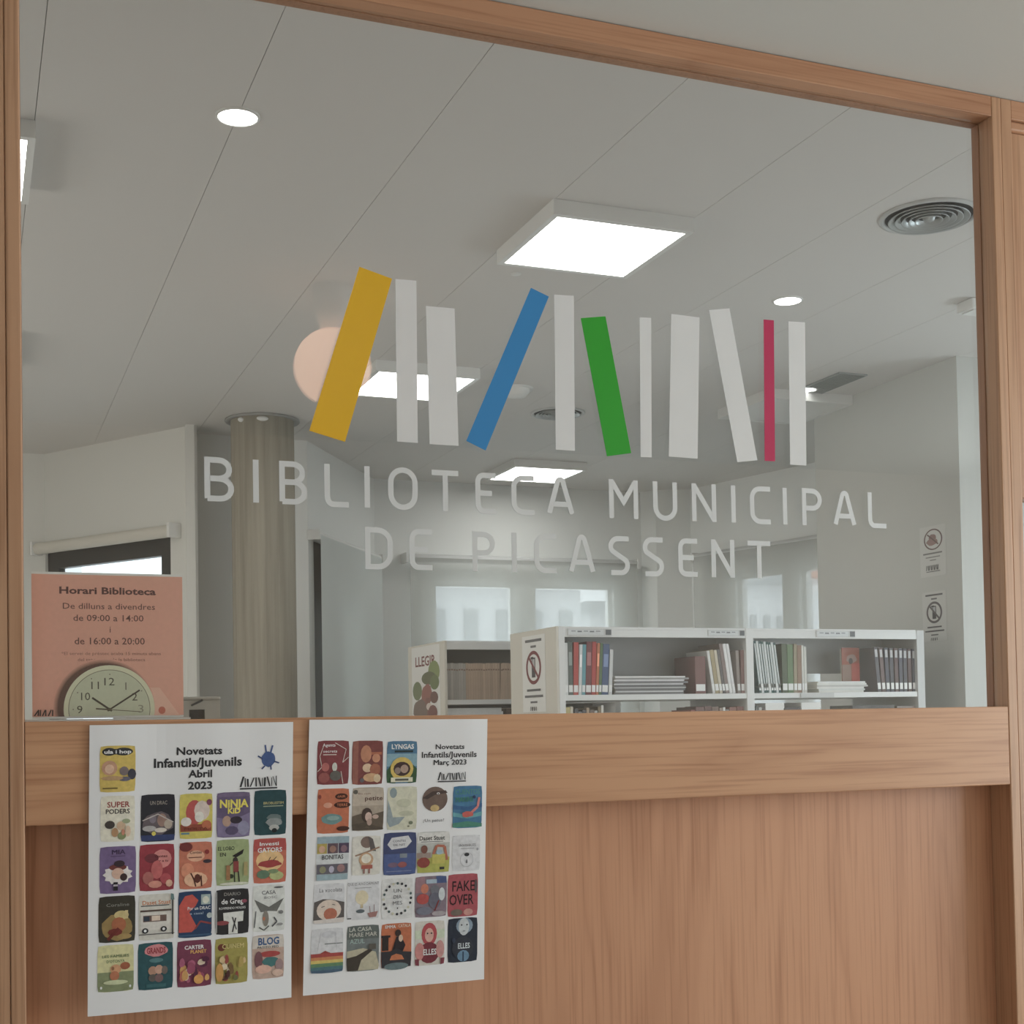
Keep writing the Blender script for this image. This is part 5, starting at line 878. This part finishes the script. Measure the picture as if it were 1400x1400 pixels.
for k in range(9):
    a = 1038.5+k*3.35; book(bx(a), zb1, YS+.02, .0108, .238-.001*k, .18, [(.035, .10, .12), (.62, .66, .66), (.03, .07, .09)][k % 3] if k % 3 == 1 else (.03, .085+.01*(k % 2), .09), -6.5, 'slim %s book leaning left, %s of nine by the middle upright' % ('white' if k % 3 == 1 else 'dark teal', ordn(k)), 'nine slim leaning books in the right bay', True, (.1, .95, (.55, .60, .60)) if k % 3 != 1 else None)
seq = [(1070, 1077, 70, (.07, .10, .06), 'black-green', 0), (1077.5, 1085, 69, (.12, .20, .10), 'moss green', 0), (1085.5, 1090, 70, (.30, .26, .18), 'olive brown', 1), (1090.5, 1096, 68, (.26, .17, .12), 'brown', 1), (1097, 1099.5, 68, (.66, .66, .62), 'slim cream', 0), (1100, 1103.5, 66, (.60, .60, .56), 'cream', 0)]
for k, (a, b, h, c_, cn, ln) in enumerate(seq):
    book(bx(a), zb1, YS+.02, max(.008, bx(b)-bx(a)), h*.0032, .19, c_, ln, '%s book, %s after the nine slim ones in the right bay' % (cn, ordn(k)), 'upright books in the right bay')
flat_stack(bx(1118), bx(1185), zb1, YS+.02, [(.66, .66, .62), (.6, .62, .6), (.7, .7, .68), (.5, .5, .48), (.68, .69, .66), (.70, .71, .70)], [.009, .008, .009, .008, .009, .008], 'in the right bay', 'magazines stacked flat in the right bay')
# red-fronted book seen from its cover, propped behind the dark row
rb_ = empty('book', (bx(1171), YS+.10, zb1), 'red picture book with its cover facing out behind the stack in the right bay', 'book')
box('cover', bx(1166), bx(1190), YS+.10, YS+.104, zb1, zb1+.212, bookmat((.32, .09, .06)), rb_); box('pages', bx(1166)+.002, bx(1190)-.002, YS+.1045, YS+.118, zb1, zb1+.208, M['pages'], rb_)
P = Print(lambda u, v, l: Vector((bx(1166)+(bx(1190)-bx(1166))*u, YS+.10-l, zb1+.212*(1-v))), .0004, .0001)
P.ell(.55, .25, .3, .1, C(150, 120, 110), 14, .1); P.ell(.5, .3, .12, .07, C(40, 30, 32)); P.rect(.55, .35, 1, .95, C(176, 60, 44)); P.rect(.0, .38, .5, .98, C(140, 110, 96)); P.build('cover_print', rb_)
for k in range(9):
    a = 1200.5+k*5.95; c_ = [(.06, .06, .075), (.10, .06, .06), (.05, .055, .08)][k % 3]
    book(bx(a), zb1, YS+.02, .0188, .210-.001*k, .19, c_, (-5, -4, -2.5, -1.2, -.4, 0, 0, 0, 0)[k], 'large %s book, %s from left in the dark row at the right end' % (['charcoal', 'dark brown', 'navy black'][k % 3], ordn(k)), 'large dark books at the right end', True, (.78, .95, (.45, .46, .47)))
# lower shelf: only the tops show above the rail
zlow = zs1-.295
seq = [(773, 779, 76, (.50, .42, .20), 'yellow'), (779.5, 783, 77, (.60, .55, .45), 'cream'), (785, 790, 74, (.10, .10, .10), 'black'), (790.5, 795, 70, (.22, .24, .26), 'grey'), (796, 801, 72, (.08, .08, .09), 'charcoal'), (801.5, 805, 75, (.40, .30, .22), 'tan'), (806, 812, 72, (.18, .14, .12), 'dark brown'), (812.5, 816, 71, (.5, .5, .48), 'pale'), (817, 821, 76, (.20, .16, .10), 'olive'), (821.5, 824.5, 78, (.70, .68, .62), 'white'),
       (944, 950, 70, (.28, .10, .09), 'maroon'), (951, 962, 74, (.16, .09, .085), 'dark red'), (963, 972, 75, (.14, .08, .075), 'wine'), (973, 982, 74, (.18, .12, .10), 'umber'), (983, 987, 72, (.3, .24, .2), 'taupe'), (988, 991, 73, (.66, .66, .64), 'slim white'), (992, 996, 70, (.3, .3, .3), 'mid grey'), (997, 1006, 73, (.24, .11, .09), 'russet'), (1007, 1016, 74, (.20, .09, .08), 'oxblood')]
for k, (a, b, h, c_, cn) in enumerate(seq):
    book(bx(a), zlow, YS+.02, bx(b)-bx(a), h*.0032, .18, c_, 0, '%s book, %s from left on the lower shelf of the left bay' % (cn, ordn(k)), 'lower-shelf books, left bay')
seq = [(1033, 1036, 74, (.08, .09, .09), 'black'), (1037, 1041, 72, (.5, .5, .48), 'pale'), (1042, 1045, 70, (.12, .10, .10), 'charcoal'), (1072, 1094, 72, (.06, .06, .06), 'thick black'), (1165, 1222, 73, (.05, .05, .05), 'very wide black'), (1226, 1250, 71, (.24, .20, .18), 'wide brown')]
for k, (a, b, h, c_, cn) in enumerate(seq):
    book(bx(a), zlow, YS+.02, bx(b)-bx(a), h*.0032, .18, c_, 0, '%s volume on the lower shelf of the right bay' % cn, 'lower-shelf volumes, right bay', False)
for a, b, lb in ((1046, 1071, 'cream box file on the lower right shelf, left of the two'), (1095, 1121, 'cream box file on the lower right shelf, right of the two')):
    g = empty('box_file', (bx(a), YS+.02, zlow), lb, 'box file', 'cream box files'); box('body', bx(a), bx(b), YS+.02, YS+.22, zlow, zlow+.245, M['sheet'], g, .002); box('lid', bx(a)-.001, bx(b)+.001, YS+.018, YS+.221, zlow+.225, zlow+.25, M['sheet'], g)

# no-phone notice on the end panel
XS_ = xle-.006
def sheet_on_x(name, label, X, pts, cat='notice'):
    """sheet taped to a face of constant X; pts = px corners near-top, far-top, far-bottom (near = closer to viewer)"""
    a = atX(*pts[0], X); b = atX(*pts[1], X); c = atX(*pts[2], X)
    z1_, z0_ = (a.z+b.z)/2, c.z; y0_, y1_ = a.y, b.y
    g = empty(name, (X, (y0_+y1_)/2, z0_), label, cat); sg = -1
    box('sheet', X-.0015, X-.0005, min(y0_, y1_), max(y0_, y1_), z0_, z1_, M['dullsheet' if X > 4 else 'sheet'], g)
    P = Print(lambda u, v, l: Vector((X-.0015-l, y1_+(y0_-y1_)*u, z1_+(z0_-z1_)*v)), .0004, .00012)
    return g, P
def nophone(g, P, ringc, barw=.5):
    P.rect(.14, .05, .86, .085, C(90, 90, 92)); P.rect(.38, .13, .62, .16, C(100, 100, 102))
    P.ring(.5, .42, .33, .22, .07, ringc, 30, .65)
    P.rect(.42, .29, .58, .55, C(70, 70, 74)); P.rect(.45, .31, .55, .42, C(170, 174, 176)); P.rect(.38, .28, .50, .31, K_)
    P.line([(.3, .28), (.72, .56)], .06, ringc, .65)
    P.rect(.2, .70, .8, .73, C(90, 90, 92)); P.rect(.1, .78, .9, .81, C(90, 90, 92)); P.rect(.35, .86, .65, .885, C(100, 100, 102))
    for k in range(6): P.line([(.36+k*.05, .93), (.34+k*.05+.02*(k % 2), .985)], .022, C(90, 90, 92), .65)
    P.build('print', g)
g, P = sheet_on_x('notice', 'white no-phones notice with a dark red crossed ring on the bookcase end panel', XS_, [(745, 866.5), (714, 871), (714, 974)])
nophone(g, P, C(120, 44, 50))
XP = 4.42
g, P = sheet_on_x('notice', 'upper notice with a crossed pictogram on the pier at right', XP, [(1292.5, 716), (1257.5, 722), (1262, 790)])
P.ring(.52, .27, .36, .21, .05, C(110, 90, 88), 30, .5); P.ell(.5, .24, .14, .08, C(140, 112, 108), 12, .1); P.ell(.48, .32, .22, .07, C(150, 118, 112), 12, .1); P.line([(.3, .16), (.72, .38)], .05, C(110, 90, 88), .5)
P.rect(.12, .53, .86, .56, C(120, 120, 118)); P.rect(.22, .61, .78, .63, C(130, 130, 128)); P.rect(.38, .67, .62, .69, C(130, 130, 128))
for k in range(9): P.line([(.26+k*.055, .78), (.24+k*.055+.03*(k % 2), .88)], .03, C(110, 112, 112), .5)
P.rect(.24, .90, .78, .915, C(110, 112, 112)); P.build('print', g)
g, P = sheet_on_x('notice', 'lower notice with a crossed phone in a ring on the pier at right', XP, [(1293.5, 806.5), (1261, 811), (1264, 878)])
nophone(g, P, C(96, 90, 92))

# second bookcase behind, at left
YT = 6.25
tx0 = atY(611, 900, YT).x; tx1 = tx0+.9; tz1 = atY(650, 876, YT).z; tzl = atY(650, 888, YT).z; ts1 = atY(650, 956.5, YT).z; ts0 = atY(650, 963, YT).z
xe = tx0-.012; TD = atX(558.5, 930, xe).y-YT
b2c = empty('bookcase', (tx0, YT, 0), 'farther white bookcase at left with a tree poster on its end panel', 'bookcase')
box('end_panel', xe, tx0, YT, YT+TD, 0, tz1, M['shelfside'], b2c); box('end_panel', tx1, tx1+.03, YT, YT+TD, 0, tz1, M['shelfwhite'], b2c)
box('top_shelf', tx0, tx1, YT+.004, YT+TD-.01, tz1-.012, tz1-.001, M['shelfwhite'], b2c); box('top_fascia', tx0, tx1, YT+.001, YT+.01, tzl, tz1-.0125, M['shelfwhite'], b2c)
zz = ts1
for k in range(5): box('shelf', tx0, tx1, YT+.004, YT+TD-.01, zz-(ts1-ts0), zz, M['shelfwhite'], b2c); zz -= .31
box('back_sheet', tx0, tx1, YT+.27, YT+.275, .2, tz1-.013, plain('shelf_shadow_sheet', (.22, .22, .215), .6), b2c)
def tb(x): return atY(x, 930, YT+.03).x
for k in range(27):
    a = tx0+.004+k*.0128; rnd = random.Random(k); warm = k > 7
    c_ = (.50, .38, .29) if warm else (.42, .40, .37); j = rnd.uniform(.86, 1.1); c_ = tuple(v*j for v in c_)
    book(a, ts1+.0005, YT+.03, .0122, .178+rnd.uniform(-.002, .002), .15, c_, 0 if k != 22 else 2, 'thin %s volume, %s from left in the uniform row' % ('peach' if warm else 'greyish', ordn(k)), 'uniform thin volumes in the far bookcase', False, (.80, .84, (.25, .17, .13)))
flat_stack(tx0+.005, tx0+.30, ts1-.31, YT+.03, [(.66, .68, .68)]*9+[(.74, .76, .76)]*6, [.018]*15, 'in the far bookcase', 'pale volumes lying flat in the far bookcase', 'magazine')
g = empty('book', (tx0+.305, YT+.03, ts1-.31), 'dark brown album on the lower shelf of the far bookcase', 'book'); box('cover', tx0+.315, tx0+.52, YT+.03, YT+.2, ts1-.31, ts1-.045, bookmat((.10, .07, .055)), g); box('pages', tx0+.317, tx0+.518, YT+.032, YT+.198, ts1-.0449, ts1-.043, M['pages'], g)
g, P = sheet_on_x('reading_poster', 'poster with red LLEGIR lettering above green trees on the far bookcase end panel', xe, [(601, 880.5), (563, 886), (563, 985)], 'poster')
P.text('LLEGIR', .5, .20, .72, .13, C(120, 56, 54), .02)
P.ell(.80, .36, .2, .15, C(126, 140, 84), 14); P.ell(.62, .44, .26, .09, C(96, 100, 70), 14); P.ell(.2, .6, .17, .13, C(110, 122, 84), 14); P.ell(.82, .5, .16, .1, C(104, 118, 74), 14)
P.ell(.55, .66, .2, .14, C(150, 90, 80), 14, .1); P.ell(.8, .7, .14, .08, C(110, 76, 70), 12); P.rect(.5, .7, .66, 1, C(130, 84, 76)); P.ell(.3, .86, .26, .14, C(120, 100, 90), 14, .1); P.ell(.62, .82, .1, .05, C(206, 190, 180), 10); P.ell(.75, .9, .16, .1, C(120, 70, 66), 12); P.build('print', g)

# ================================================================ PRINTER at the left, its top just above the rail
YPn = 3.1
a = atY(249, 978, YPn); b = atY(301, 978, YPn); zt_ = atY(290, 953.5, YPn).z; zz0 = 1.02
pr_ = empty('office_printer', ((a.x+b.x)/2, YPn, zz0), 'beige-grey office printer with a dark paper slot, just above the rail by the orange poster', 'printer')
sl0 = atY(258.5, 970, YPn).x; sl1 = atY(280, 970, YPn).x; szt = atY(270, 970, YPn).z
boxes('body', [(a.x-.12, sl0, YPn, YPn+.3, zz0, szt+.0), (sl1, b.x, YPn, YPn+.3, zz0, szt), (a.x-.12, b.x, YPn, YPn+.3, szt, zt_-.006), (sl0, sl1, YPn+.10, YPn+.3, zz0, szt)], M['printer'], pr_, None)
box('lid', a.x-.122, b.x+.001, YPn-.004, YPn+.3, zt_-.0055, zt_+.002, M['printer'], pr_, .003)
box('paper_tray', sl0+.001, sl1-.001, YPn+.004, YPn+.09, zz0, szt-.021, bookmat((.20, .14, .12)), pr_)
box('slot', sl0+.001, sl1-.001, YPn+.01, YPn+.095, szt-.02, szt-.0005, M['black'], pr_)
for k in range(3): q_ = atY(262+k*5, 966-k*2.4, YPn-.004); box('clip', q_.x, q_.x+.011, YPn-.006, YPn-.0045, q_.z, q_.z+.0045, M['black'], pr_, .0008, Matrix.Translation(q_) @ Matrix.Rotation(math.radians(-28), 4, 'Y') @ Matrix.Translation(-q_))
tb_ = empty('counter', (a.x, YPn, 0), 'low wooden counter under the printer, hidden below the rail', 'counter')
box('top', a.x-.3, b.x+.4, YPn-.1, YPn+.5, zz0-.04, zz0-.0005, M['wood_rail'], tb_); boxes('leg', [(a.x-.28, a.x-.24, YPn-.08, YPn+.48, 0, zz0-.04), (b.x+.34, b.x+.38, YPn-.08, YPn+.48, 0, zz0-.04)], M['white'], tb_)

# ================================================================ GLOBE LAMP in the corridor (seen mirrored in the pane)
dv = ray(455.5, 501); vz = .70; vy = dv.y*vz/dv.z; vx = dv.x*vz/dv.z     # its mirror image lies vy beyond the eye
gx, gy, gz = vx, 2*GY-vy, 1.5+vz
rg = 52.5/F*Vector((vx, vy, vz)).dot(CF)
gl = empty('globe_lamp', (gx, gy, gz), 'round warm globe lamp whose reflection shows behind the yellow bar', 'lamp')
bm = bmesh.new(); bmesh.ops.create_uvsphere(bm, u_segments=40, v_segments=24, radius=rg); bmesh.ops.translate(bm, vec=(gx, gy, gz), verts=bm.verts); bmo('globe', bm, M['globe'], gl, True)
lathe('ceiling_cup', [(0, 0), (rg*.5, 0), (rg*.5, -.012), (rg*.3, ZH1*0+(gz+rg*.93)-ZH1), (0, (gz+rg*.93)-ZH1)], (gx, gy, ZH1-.0004), M['white'], gl)
